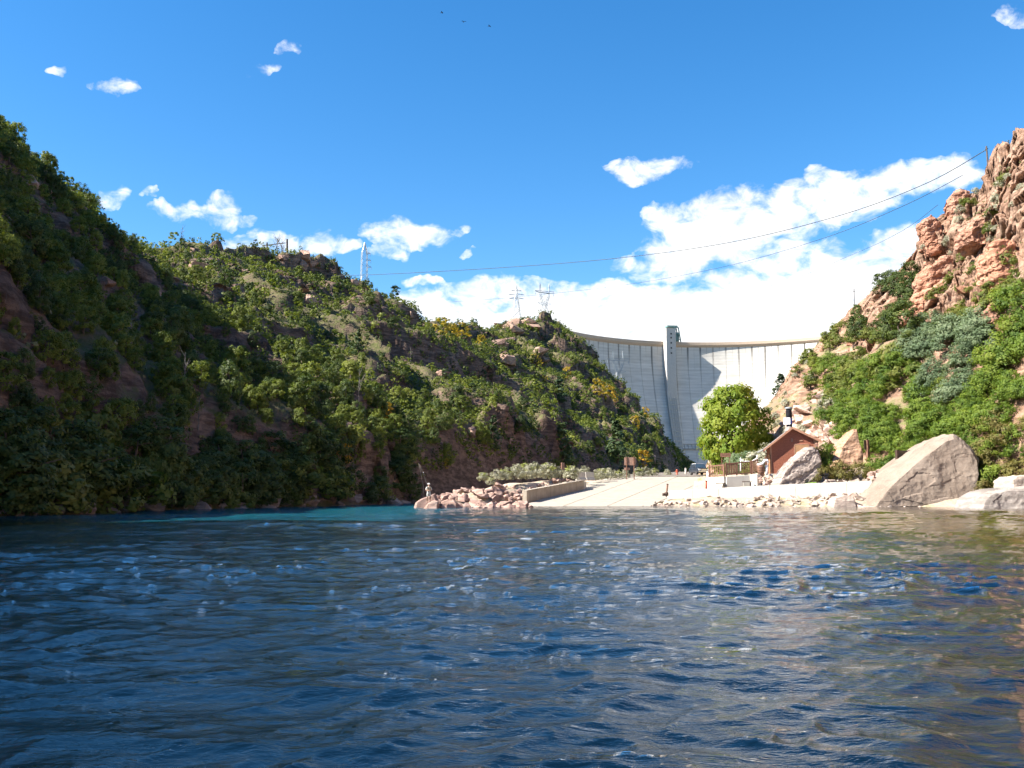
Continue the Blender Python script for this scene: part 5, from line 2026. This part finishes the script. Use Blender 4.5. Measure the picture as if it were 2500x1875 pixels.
# white block with the fence on it
blk = [(gx(1728, 100), 100, pz(1195, 100), pz(1166, 100)), (gx(1772, 98.3), 98.3, pz(1194, 98.3), pz(1164, 98.3)), (gx(1834, 98.6), 98.6, pz(1193, 98.6), pz(1159.5, 98.6)), (gx(1854, 97.6), 97.6, pz(1192, 97.6), pz(1157.5, 97.6))]
bl = wall_run('landing_block', blk, .5, M_white, 'white concrete landing block under the wooden fence', 'wall')
o0 = Vector(bl.location)
fillv = [Vector((b[0], b[1] + .2, b[3] - .03)) - o0 for b in blk] + [Vector((blk[3][0] + .5, 104, blk[3][3] - .03)) - o0, Vector((blk[0][0] + .6, 104, blk[0][3] - .03)) - o0]
quadmesh('deck', [tuple(v) for v in fillv], M_conc, .5, bl)
for a, b in (((1731, 101.2), (1731, 104)),):
    pass
for i, (px, py, d, lab) in enumerate(((1757, 1180, 98.0, 'dark seat shape for a slab shadow on the white landing block, left one'), (1822, 1176, 97.6, 'dark seat shape for a slab shadow on the white landing block, right one'))):
    p = pix(px, py, d)
    be = empty('shadow_bench', (p.x, p.y, pz(1194, d)), rad(-4))  # dark L shapes: a protruding slab's shadow, built as small dark benches
    tag(be, lab, 'shadow_bench', 'slab shadow shapes at the landing block')
    zt_ = p.z - be.location.z
    MB().box((.1, .05, zt_), (.95, .36, .07)).build('seat', M_dkwood, be, bevel=.01)
    MB().box((.42, .05, zt_ / 2 - .03), (.10, .30, zt_ - .06)).build('leg', M_dkwood, be)
    MB().box((-.28, .10, zt_ / 2 - .03), (.05, .10, zt_ - .06)).build('leg', M_white, be)


def fence(A, B, h, label, pickets, post=.13):
    A, B = Vector(A), Vector(B)
    f = empty('wooden_fence', A)
    tag(f, label, 'fence', 'brown wooden fence sections')
    d = B - A
    up_ = Vector((0, 0, 1))
    for P in (Vector(), d):
        MB().box(P + up_ * (h / 2 + .03), (post, post, h + .06), math.atan2(d.y, d.x)).build('post', M_wood, f, bevel=.01)
    u = d.normalized()
    for z, w in ((h - .05, .13), (.12, .11)):
        MB().bar(u * .07 + up_ * z, d - u * .07 + up_ * z, .06, w).build('rail', M_wood, f)
    me = MB().box((0, 0, (h - .29) / 2 + .19), (.07, .035, h - .31), math.atan2(d.y, d.x)).mesh('picket', M_wood)
    off = Vector((-u.y, u.x, 0)) * .0
    for i in range(pickets):
        obj('picket', me, f, d * ((i + .6) / (pickets + .2)) + off)


fence(pix(1732, 1166, 99.6), pix(1768, 1163.5, 98.2), 1.22, 'brown wooden fence section at the left end of the white block', 8)
fence(pix(1773, 1162, 98.2), pix(1834, 1157, 98.4), 1.28, 'brown wooden fence section along the middle of the white block', 12)
fence(pix(1837, 1157, 98.4), pix(1850, 1152, 101.5), 1.30, 'brown wooden fence section turning back beside the barrel', 8)
fence(pix(1774, 1160, 100.6), pix(1800, 1157.5, 101.4), 1.15, 'brown wooden fence section behind the middle section', 9)

# handrails of white pipe
def pipe(name, pts, r, mat, label, cat, posts=()):
    root = empty(name, pts[0])
    tag(root, label, cat)
    o0 = Vector(root.location)
    MB().tube([Vector(p) - o0 for p in pts], r, 8).build('rail', mat, root, True)
    for (a, b) in posts:
        MB().tube([Vector(a) - o0, Vector(b) - o0], r * 1.1, 8).build('post', mat, root, True)


pipe('pipe_handrail', [pix(1808, 1122, 104), pix(1815, 1126.5, 104), pix(1832, 1127, 104), pix(1842, 1123, 104), pix(1848, 1117, 104)], .05, M_whitep, 'white pipe handrail showing above the wooden fence', 'handrail',
     ((pix(1808, 1150, 104), pix(1808, 1118, 104)), (pix(1848, 1148, 104), pix(1848, 1111, 104))))
pipe('pipe_rail', [pix(1850, 1135.5, 98.5), pix(1862, 1131.5, 98.5), pix(1867, 1124, 98.5), pix(1873, 1123.5, 98.5), pix(1875, 1128, 98.5), pix(1874.5, 1141, 98.5)], .13, M_whitep, 'thick bent white pipe rail beside the barrel', 'handrail', ((pix(1872, 1160, 98.6), pix(1872, 1135, 98.6)),))

# barrel bin
p = pix(1858, 1159, 97.9)
br_ = empty('barrel_bin', p)
tag(br_, 'brown ribbed barrel bin between the fence and the hut', 'barrel')
MB().lathe([(.29, 0), (.33, .15), (.345, .45), (.33, .75), (.30, .90)], 20).build('body', M_wood, br_, True)
for z in (.2, .45, .7):
    MB().lathe([(.345, z - .025), (.365, z - .02), (.365, z + .02), (.345, z + .025)], 20).build('hoop', M_dkwood, br_)
MB().lathe([(.31, .905), (.31, .95), (.1, .97)], 20).build('lid', M_wood, br_, True)

# hut
D = 101.0
hut = empty('restroom_hut', (gx(1936, D), D, pz(1156, D)), rad(-10))
tag(hut, 'small red-brown hut with gabled roof and black vent stack', 'hut')
S = D / F      # metres per pixel there
WL, WR = -49 * S, 54 * S             # wall ends
ZB = 0.0
eL, eR, ap = pz(1098, D) - hut.location.z, pz(1076, D) - hut.location.z, pz(1043, D) - hut.location.z
XL, XR, XA = -68 * S, 68 * S, 3 * S
DEP = 5.2


def roof_z(x):
    return ap - (XA - x) / (XA - XL) * (ap - eL) if x < XA else ap - (x - XA) / (XR - XA) * (ap - eR)


def gz(x):
    return roof_z(x) - .16


# wall core
MB().prism([(WL, 0), (WR, 0), (WR, gz(WR)), (XA, gz(XA)), (WL, gz(WL))], 0.03, DEP, 'Y').build('wall', M_siding, hut)
# lap siding boards, each a board
DX0, DX1, DZ = 8 * S, 40 * S, 3.0
nb_ = 22
bh = (ap - .3) / nb_
for i in range(nb_):
    z0, z1 = i * bh, (i + 1) * bh - .012
    def span(z):
        xl, xr = WL, WR
        if z > gz(WL):
            xl = XL + (z + .16 - eL) / (ap - eL) * (XA - XL)
        if z > gz(WR):
            xr = XR - (z + .16 - eR) / (ap - eR) * (XR - XA)
        return xl, xr
    xl0, xr0 = span(z0)
    xl1, xr1 = span(z1)
    if xr1 - xl1 < .1:
        continue
    spans = [((xl0, xl1), (xr0, xr1))]
    if z0 < DZ:
        spans = [((xl0, xl1), (DX0 - .09, DX0 - .09)), ((DX1 + .09, DX1 + .09), (xr0, xr1))]
    for (a, b) in spans:
        MB().add([(a[0], -.03, z0), (b[0], -.03, z0), (b[1], -.005, z1), (a[1], -.005, z1), (a[0], .04, z0), (b[0], .04, z0), (b[1], .04, z1), (a[1], .04, z1)],
                 [(0, 1, 2, 3), (4, 7, 6, 5), (0, 4, 5, 1), (3, 2, 6, 7), (0, 3, 7, 4), (1, 5, 6, 2)]).build('siding_board', M_siding, hut)
    if z1 < gz(WL):      # boards on the left side wall
        MB().add([(WL - .03, -.03, z0), (WL - .03, DEP, z0), (WL - .005, DEP, z1), (WL - .005, -.03, z1), (WL + .02, -.03, z0), (WL + .02, DEP, z0), (WL + .02, DEP, z1), (WL + .02, -.03, z1)],
                 [(0, 1, 2, 3), (4, 7, 6, 5), (0, 4, 5, 1), (3, 2, 6, 7), (0, 3, 7, 4), (1, 5, 6, 2)]).build('siding_board', M_siding, hut)
for x, zz in ((WL + .0, gz(WL)), (WR, gz(WR))):
    MB().box((x, -.035, zz / 2), (.16, .07, zz)).build('corner_trim', M_trim, hut)
dr = MB().box(((DX0 + DX1) / 2, -.02, DZ / 2), (DX1 - DX0 - .02, .06, DZ - .02)).build('door', M_door, hut)
MB().box(((DX0 + DX1) / 2 + .05, -.055, 2.15), (.46, .02, .46)).build('door_sign_frame', M_trim, dr)
MB().box(((DX0 + DX1) / 2 + .05, -.068, 2.15), (.34, .012, .34)).build('door_sign', M_soffit, dr)
MB().box((DX0 + .14, -.07, 1.0), (.05, .06, .16)).build('handle', M_galv, dr)
MB().bar((DX0 - .045, -.03, 0), (DX0 - .045, -.03, DZ + .06), .09, .08).bar((DX1 + .045, -.03, 0), (DX1 + .045, -.03, DZ + .06), .09, .08).bar((DX0, -.03, DZ + .05), (DX1, -.03, DZ + .05), .08, .1).build('door_frame', M_trim, hut)
MB().box((XA - .05, -.06, eL + 1.0), (.16, .03, .36)).build('gable_plate', M_signface, hut)
MB().box((XA + .85, -.06, eL + .95), (.34, .03, .12)).build('gable_plate', M_trim, hut)
# side door and light of the left wall
MB().box((WL - .05, 1.5, 1.05), (.05, .95, 2.05)).build('side_door', M_door, hut)
# roof: two slopes, fascia boards, soffit, gutter
OV = .42
roofm = MB()
for (xa, xb) in ((XL, XA), (XA, XR)):
    za, zb = roof_z(xa), roof_z(xb)
    roofm.add([(xa, -OV, za), (xb, -OV, zb), (xb, DEP + .4, zb), (xa, DEP + .4, za), (xa, -OV, za - .08), (xb, -OV, zb - .08), (xb, DEP + .4, zb - .08), (xa, DEP + .4, za - .08)],
              [(0, 1, 2, 3), (4, 7, 6, 5), (0, 4, 5, 1), (3, 2, 6, 7), (0, 3, 7, 4), (1, 5, 6, 2)])
rf = roofm.build('roof', M_roof, hut)
for (xa, xb) in ((XL - .03, XA), (XA, XR + .03)):
    za, zb = roof_z(xa), roof_z(xb)
    MB().add([(xa, -OV - .06, za + .03), (xb, -OV - .06, zb + .03), (xb, -OV - .06, zb - .22), (xa, -OV - .06, za - .22), (xa, -OV - .004, za + .03), (xb, -OV - .004, zb + .03), (xb, -OV - .004, zb - .22), (xa, -OV - .004, za - .22)],
             [(0, 1, 2, 3), (4, 7, 6, 5), (0, 4, 5, 1), (3, 2, 6, 7), (0, 3, 7, 4), (1, 5, 6, 2)]).build('fascia_board', M_trim, rf)
    MB().add([(xa + .05, -OV, za - .14), (xb, -OV, zb - .14), (xb, .0, zb - .14), (xa + .05, .0, za - .14), (xa + .05, -OV, za - .10), (xb, -OV, zb - .10), (xb, .0, zb - .10), (xa + .05, .0, za - .10)],
             [(0, 1, 2, 3), (4, 7, 6, 5), (0, 4, 5, 1), (3, 2, 6, 7), (0, 3, 7, 4), (1, 5, 6, 2)]).build('soffit_board', M_soffit, rf)
MB().bar((XL - .09, -OV - .1, eL - .02), (XL - .09, DEP + .4, eL - .02), .14, .12).build('gutter', M_galv, rf)
MB().tube([(XL - .05, -OV + .1, eL - .06), (XL + .3, -.12, eL - .35), (WL - .08, -.10, eL - .55), (WL - .08, -.10, .1)], .05, 8).build('downspout', M_wood, rf, True)
MB().box((WL - .55, -.02, .9), (.14, .14, 1.8)).build('porch_post', M_wood, hut)
# foundation
MB().box(((WL + WR) / 2, DEP / 2 - .1, -.5), (WR - WL + .5, DEP + .7, .96)).build('foundation', M_conc, hut)
# vent stack: ribbed black pipe, pale cap, square white plate
vs_ = MB()
sx0 = 0 * S
vz0, vz1 = ap - .25, ap + 47 * S
prof = [(.30, vz0)]
nr_ = 11
for i in range(nr_):
    z = ap + .35 + (vz1 - ap - .5) * i / nr_
    dz_ = (vz1 - ap - .5) / nr_
    prof += [(.30, z), (.345, z + dz_ * .25), (.345, z + dz_ * .6), (.30, z + dz_ * .9)]
prof.append((.30, vz1))
st_ = vs_.lathe(prof, 18, (sx0, 1.4, 0)).build('vent_stack', M_black, hut, False)
MB().lathe([(.33, vz1), (.42, vz1 + .05), (.42, vz1 + .16), (.30, vz1 + .22)], 18, (sx0, 1.4, 0)).build('stack_cap', M_galv, st_)
M_blue = plain('blue_plate', (.05, .09, .35), .5, .1, 4)
MB().box((-.27, 1.02, ap + .72), (.72, .05, .72), rad(-14)).build('stack_plate', M_whitep, st_, bevel=.02)
MB().box((.17, 1.05, ap + .72), (.22, .05, .62), rad(30)).build('stack_plate', M_blue, st_)
MB().lathe([(.55, ap - .35), (.36, ap + .12), (.31, ap + .2)], 14, (sx0, 1.4, 0)).build('roof_flashing', M_roof, st_)

# signs and posts
def sign(name, px, ytop, ybase, d, posts, panels, label, rz=0, mat=None, pmat=None, pw=.13):
    b = pix(px, ybase, d)
    r = empty(name, b, rz)
    tag(r, label, 'sign')
    s = d / F
    H_ = (ybase - ytop) * s
    for x in posts:
        MB().box((x * s, 0, H_ / 2 - .2), (pw, pw, H_ + .4)).build('post', pmat or M_wood, r, bevel=.01)
    for (x0, x1, y0, y1, off) in panels:
        w, h_ = (x1 - x0) * s, (y1 - y0) * s
        pm = MB().box(((x0 + x1) / 2 * s, off, (ybase - (y0 + y1) / 2) * s), (w, .06, h_)).build('panel', mat or M_signface, r, bevel=.008)
        for zz in (y0 + (y1 - y0) * .5,):
            MB().box(((x0 + x1) / 2 * s, off - .034 * (1 if off < 0 else -1), (ybase - zz) * s), (w * .98, .008, .025)).build('board_joint', M_dkwood, pm)
    return r


sign('information_sign', 1539, 1115, 1164, 136, (-9, 9), [(-14.5, 14.5, 1117, 1136, .1), (-15, -1, 1142, 1148, .1)], 'brown sign board on two posts at the edge of the lot', rad(-8))
sign('narrow_sign', 1374, 1129, 1169, 114, (-2.6,), [(-4, 4, 1130, 1148, -.1)], 'narrow brown sign on a post among the sagebrush', rad(20), pw=.16)
sign('low_sign', 1772, 1106, 1140, 110, (-9, 9), [(-12.5, 12.5, 1106.5, 1116, -.1)], 'dark brown sign on two posts behind the fence, before the broad tree', rad(-10), M_wood, pw=.09)
sign('post_sign', 2119, 1074, 1118, 99.5, (0,), [(-10, -2, 1074.5, 1098, .06)], 'wooden post with narrow dark board among green shrubs', rad(25), M_signback, M_wood, .28)
sign('notice_board', 2208, 1099, 1140, 94.8, (-17, 17), [(-21, 21, 1100, 1131, .14)], 'dark information panel partly hidden by the huge boulder', rad(10), M_signback, M_dkwood, .24)
sign('post_sign', 2385, 1058, 1092, 93, (2.5,), [(-7.5, -1, 1059, 1075, .05)], 'short brown post with board above the right end of the huge boulder', rad(25), M_signback, M_wood, .26)


def post(name, px0, y0, px1, y1, d, r, mat, cap, label, cat, base=None):
    b, tp = pix(px1, y1, d), pix(px0, y0, d)
    e = empty(name, b)
    tag(e, label, cat)
    v = tp - b
    MB().tube([(0, 0, -.2), (0, 0, 0), v * .9], r, 12).build('shaft', mat, e, True)
    MB().tube([v * .9, v], r * 1.15, 12).build('cap', cap, e, True)
    if base:
        MB().tube([(0, 0, -.1), (0, 0, .25)], r * 2.2, 10).build('base', base, e, True)
        MB().tube([(-.25, 0, -.1), (-.25, 0, .18)], r * 1.8, 10).build('base', base, e, True)


post('bollard', 1724.5, 1173, 1724.5, 1194, 98.4, .11, M_hydrant, M_dkwood, 'red bollard with dark cap at the left of the white block', 'bollard')
post('marker_post', 1630, 1181, 1627, 1208, 96.5, .09, M_wood, M_dkwood, 'leaning brown marker post at the end of the white wall', 'post', M_dkwood)
post('marker_post', 1506, 1152, 1506, 1164, 139, .09, M_whitep, M_whitep, 'short pale post between sagebrush and brown sign', 'post')
post('marker_post', 1728, 1152, 1728, 1166, 101, .12, M_whitep, M_whitep, 'white post at the left end of the wooden fence', 'post')
post('marker_post', 1674, 1143, 1674, 1157, 170, .16, M_conc, M_conc, 'pale concrete post left of the parked vehicle', 'post')
hy = empty('fire_hydrant', pix(1653, 1159, 155))
tag(hy, 'small red hydrant at the back of the lot', 'hydrant')
MB().lathe([(.22, 0), (.22, .06), (.15, .1), (.15, .62), (.19, .64), (.19, .7), (.12, .82), (.04, .88)], 14).build('barrel', M_hydrant, hy, True)
for s in (-1, 1):
    MB().tube([(.1 * s, 0, .5), (.28 * s, 0, .5)], .08, 10).build('nozzle', M_hydrant, hy, True)
MB().tube([(0, -.1, .45), (0, -.26, .45)], .1, 10).build('nozzle', M_hydrant, hy, True)

# parked vehicle facing us
car = empty('parked_suv', pix(1719, 1158.5, 150), rad(6))
tag(car, 'dark blue-green sport utility vehicle parked facing the river', 'car')
car.scale = (1.05, 1.05, 1.0)
prof = [(-.93, .38), (-.96, .62), (-.95, .95), (-.90, 1.03), (.90, 1.03), (.95, .95), (.96, .62), (.93, .38), (.80, .28), (-.80, .28)]
MB().prism(prof, 0.05, 4.6, 'Y').build('body', M_carpaint, car, bevel=.04)
cab = MB()
bt0, bt1 = [(-.86, 1.0), (.86, 1.0)], [(-.66, 1.72), (.66, 1.72)]
cab.add([(-.88, 1.35, 1.02), (.88, 1.35, 1.02), (.88, 4.5, 1.02), (-.88, 4.5, 1.02), (-.70, 1.95, 1.72), (.70, 1.95, 1.72), (.70, 4.3, 1.72), (-.70, 4.3, 1.72)],
        [(0, 3, 2, 1), (4, 5, 6, 7), (0, 1, 5, 4), (1, 2, 6, 5), (2, 3, 7, 6), (3, 0, 4, 7)])
cb = cab.build('cabin', M_carpaint, car, bevel=.03)
MB().add([(-.78, 1.395, 1.10), (.78, 1.395, 1.10), (.64, 1.875, 1.66), (-.64, 1.875, 1.66), (-.78, 1.37, 1.10), (.78, 1.37, 1.10), (.64, 1.85, 1.66), (-.64, 1.85, 1.66)],
         [(0, 3, 2, 1), (4, 5, 6, 7), (0, 1, 5, 4), (1, 2, 6, 5), (2, 3, 7, 6), (3, 0, 4, 7)]).build('windscreen', M_glass, cb)
MB().box((0, 3.1, 1.755), (1.2, 2.0, .05)).build('roof_rack', M_whitep, cb)
MB().box((0, .02, .74), (.86, .06, .26)).build('grille', M_chrome, car)
MB().box((0, -.02, .48), (1.7, .16, .2)).build('bumper', M_chrome, car, bevel=.03)
for s in (-1, 1):
    MB().box((.68 * s, .01, .76), (.36, .08, .24)).build('headlight', M_lamp, car, bevel=.03)
    mr = MB().box((1.06 * s, 1.5, 1.12), (.2, .12, .2)).build('wing_mirror', M_carpaint, car, bevel=.03)
    for yy in (.85, 3.7):
        w = MB().tube([(.68 * s, yy, .36), (.92 * s, yy, .36)], .36, 18).build('wheel', M_tyre, car)
        MB().tube([(.90 * s, yy, .36), (.935 * s, yy, .36)], .22, 14).build('rim', M_chrome, w)

# little lawn strip behind the wall
gl_ = []
for px, d, z in ((1920, 96.2, 2.02), (1995, 95.2, 2.25), (1992, 95.9, 2.42), (1925, 97, 2.2)):
    gl_.append((gx(px, d), d, z))
o = quadmesh('lawn_strip', gl_, M_grassgreen, .1)
tag(o, kind='structure')

# ------------------------------------------------------------------ the angler
pb_ = pix(1046.5, 1227, 82.2)
man = empty('person', pb_, rad(28))
tag(man, 'angler in pale cap, light shirt and shorts standing on the boulder tip', 'person')
HS = (pix(1046, 1180, 82.2).z - pb_.z) / 1.80
man.scale = (HS * 1.05, HS * 1.05, HS)
SK = [  # name, position, radii, parent
    ('pelvis', (0, 0, .98), (.155, .115), None), ('waist', (0, 0, 1.13), (.145, .105), 'pelvis'), ('chest', (0, .01, 1.30), (.175, .12), 'waist'), ('shoulders', (0, .01, 1.43), (.15, .095), 'chest'),
    ('neck', (0, -.01, 1.52), (.058, .058), 'shoulders'), ('jaw', (0, -.02, 1.60), (.075, .085), 'neck'), ('head', (0, -.015, 1.69), (.085, .10), 'jaw'), ('crown_', (0, -.01, 1.765), (.06, .075), 'head'),
    ('shl', (-.20, .01, 1.42), (.07, .07), 'shoulders'), ('elbl', (-.29, -.03, 1.16), (.050, .050), 'shl'), ('wrl', (-.12, -.27, 1.12), (.034, .034), 'elbl'),
    ('shr', (.20, .01, 1.42), (.07, .07), 'shoulders'), ('elbr', (.29, -.02, 1.17), (.050, .050), 'shr'), ('wrr', (.11, -.27, 1.17), (.034, .034), 'elbr'),
    ('hpl', (-.10, 0, .90), (.10, .10), 'pelvis'), ('knl', (-.13, -.03, .50), (.065, .065), 'hpl'), ('anl', (-.14, .02, .10), (.045, .045), 'knl'), ('tol', (-.16, -.14, .045), (.04, .035), 'anl'),
    ('hpr', (.10, 0, .90), (.10, .10), 'pelvis'), ('knr', (.13, -.05, .50), (.065, .065), 'hpr'), ('anr', (.14, .0, .10), (.045, .045), 'knr'), ('tor', (.17, -.16, .045), (.04, .035), 'anr')]
names = [s[0] for s in SK]
me = bpy.data.meshes.new('body')
me.from_pydata([s[1] for s in SK], [(names.index(s[3]), i) for i, s in enumerate(SK) if s[3]], [])
bo = obj('body', me, None)
bpy.context.view_layer.objects.active = bo
bo.modifiers.new('skin', 'SKIN')
sd_ = me.skin_vertices[0].data
for i, s in enumerate(SK):
    sd_[i].radius = s[2]
    sd_[i].use_root = (i == 0)
ss = bo.modifiers.new('sub', 'SUBSURF')
ss.levels = ss.render_levels = 2
dg = bpy.context.evaluated_depsgraph_get()
me2 = bpy.data.meshes.new_from_object(bo.evaluated_get(dg))
bpy.data.objects.remove(bo, do_unlink=True)
# hands: palm and five bent fingers on each wrist, nose, ears
hm = MB()
for s, wr in ((-1, Vector((-.12, -.27, 1.12))), (1, Vector((.11, -.27, 1.17)))):
    fwd = Vector((-s * .55, -.8, .08)).normalized()
    sid = Vector((0, 0, 1))
    hm.tube([wr - fwd * .02, wr + fwd * .04, wr + fwd * .085], [.028, .038, .032], 8)
    for k, L in enumerate((.075, .085, .08, .06)):
        b0 = wr + fwd * .08 + sid * (.027 - .018 * k)
        b1 = b0 + fwd * L * .5
        b2 = b1 + (fwd * .3 - Vector((s * .9, 0, 0)) * .7).normalized() * L * .4
        b3 = b2 + (-fwd * .6 - Vector((s * .5, 0, 0))).normalized() * L * .3
        hm.tube([b0, b1, b2, b3], [.0095, .009, .0085, .007], 6)
    t0 = wr + fwd * .03 + sid * .03
    hm.tube([t0, t0 + fwd * .03 + sid * .025, t0 + fwd * .065 + sid * .02], [.012, .011, .008], 6)
hm.tube([(0, -.10, 1.67), (0, -.125, 1.645), (0, -.11, 1.635)], [.012, .018, .012], 6)
for s in (-1, 1):
    hm.tube([(.085 * s, .0, 1.69), (.10 * s, .01, 1.68), (.088 * s, .01, 1.65)], [.018, .022, .012], 6)
nv = len(me2.vertices)
vs = [tuple(v.co) for v in me2.vertices] + hm.v
fs = [tuple(p.vertices) for p in me2.polygons] + [tuple(i + nv for i in f) for f in hm.f]
me = bpy.data.meshes.new('body')
me.from_pydata(vs, [], fs)
for m_ in (M_skin, M_shirt, M_short, M_wader):
    me.materials.append(m_)
for p_ in me.polygons:
    c_ = p_.center
    arm = abs(c_.x) > .22 or c_.y < -.13
    i = 0
    if c_.z < .10:
        i = 3
    elif c_.z < .58:
        i = 3
    elif c_.z < 1.06 and not (arm and c_.z > 1.0):
        i = 2
    elif c_.z < 1.50 and not (c_.y < -.10 and c_.z < 1.25) and not (abs(c_.x) > .24 and c_.z < 1.22):
        i = 1
    p_.material_index = i
    p_.use_smooth = True
bo = obj('body', me, man)
MB().lathe([(.112, 1.70), (.116, 1.75), (.10, 1.80), (.05, 1.83), (.01, 1.835)], 16, (0, -.01, 0)).add([(-.09, -.09, 1.715), (.09, -.09, 1.715), (.07, -.20, 1.70), (-.07, -.20, 1.70), (-.09, -.09, 1.73), (.09, -.09, 1.73), (.07, -.20, 1.712), (-.07, -.20, 1.712)],
                                                                                               [(0, 1, 2, 3), (4, 7, 6, 5), (0, 4, 5, 1), (2, 6, 7, 3), (1, 5, 6, 2), (0, 3, 7, 4)]).build('cap', M_cap, man, True)
vst = MB()
for s in (-1, 1):
    vst.box((.095 * s, -.115, 1.28), (.15, .05, .32))
    vst.box((.10 * s, -.15, 1.20), (.10, .03, .10))
vst.box((0, .115, 1.29), (.33, .05, .34))
vst.build('vest', M_vest, man, bevel=.015)
# rod held in the hands, line running down to the water
rod = empty('fishing_rod', pix(1043, 1199, 82))
tag(rod, 'long thin fishing rod held by the angler, tip up to the left', 'fishing rod')
o0 = Vector(rod.location)
MB().tube([pix(1047, 1203, 82) - o0, pix(1041, 1178, 82) - o0, pix(1033, 1153, 81.9) - o0, pix(1022, 1130, 81.8) - o0], [.022, .018, .012, .008], 6).build('blank', M_deadwood, rod, True)
MB().tube([pix(1047.5, 1205, 82) - o0, pix(1046, 1198, 82) - o0], .03, 8).build('grip', M_dkwood, rod, True)
MB().lathe([(.05, -.03), (.06, 0), (.05, .03)], 12).build('reel', M_galv, rod, loc=pix(1047, 1203.5, 81.9) - o0)
MB().lathe([(.01, -.03), (.035, 0), (.01, .03)], 8).build('strike_indicator', M_whitep, rod, loc=pix(1033.5, 1153.5, 81.9) - o0)
MB().tube([pix(1022, 1130, 81.8) - o0, pix(1028, 1158, 81.4) - o0, pix(1034, 1190, 81.0) - o0, pix(1034, 1213, 80.8) - o0], .007, 5).build('line', M_deadwood, rod, True)

# three birds high over the river
for i, (px, py, a, lab) in enumerate(((1079, 31, 1.3, 'dark bird gliding high up, leftmost of three'), (1132, 53, .3, 'small dark bird gliding between the other two'), (1195, 64, 1.1, 'dark bird gliding high up, rightmost of three'))):
    p = pix(px, py, 210)
    b_ = empty('bird', p, a)
    tag(b_, lab, 'bird', 'birds over the river')
    MB().tube([(0, -.28, 0), (0, -.1, .01), (0, .12, 0), (0, .3, 0)], [.02, .07, .06, .02], 8).build('body', M_bird, b_, True)
    for s in (-1, 1):
        MB().add([(.05 * s, -.12, 0), (.32 * s, -.16, .12), (.62 * s, .0, .06), (.32 * s, .08, .1), (.05 * s, .1, 0), (.05 * s, 0, .03)], [(0, 1, 3, 5), (1, 2, 3), (5, 3, 4)]).build('wing', M_bird, b_)
    MB().add([(-.03, .26, 0), (.03, .26, 0), (.09, .46, 0), (-.09, .46, 0), (0, .3, .02)], [(0, 1, 2, 3), (0, 4, 1), (1, 4, 2), (2, 4, 3), (3, 4, 0)]).build('tail', M_bird, b_)
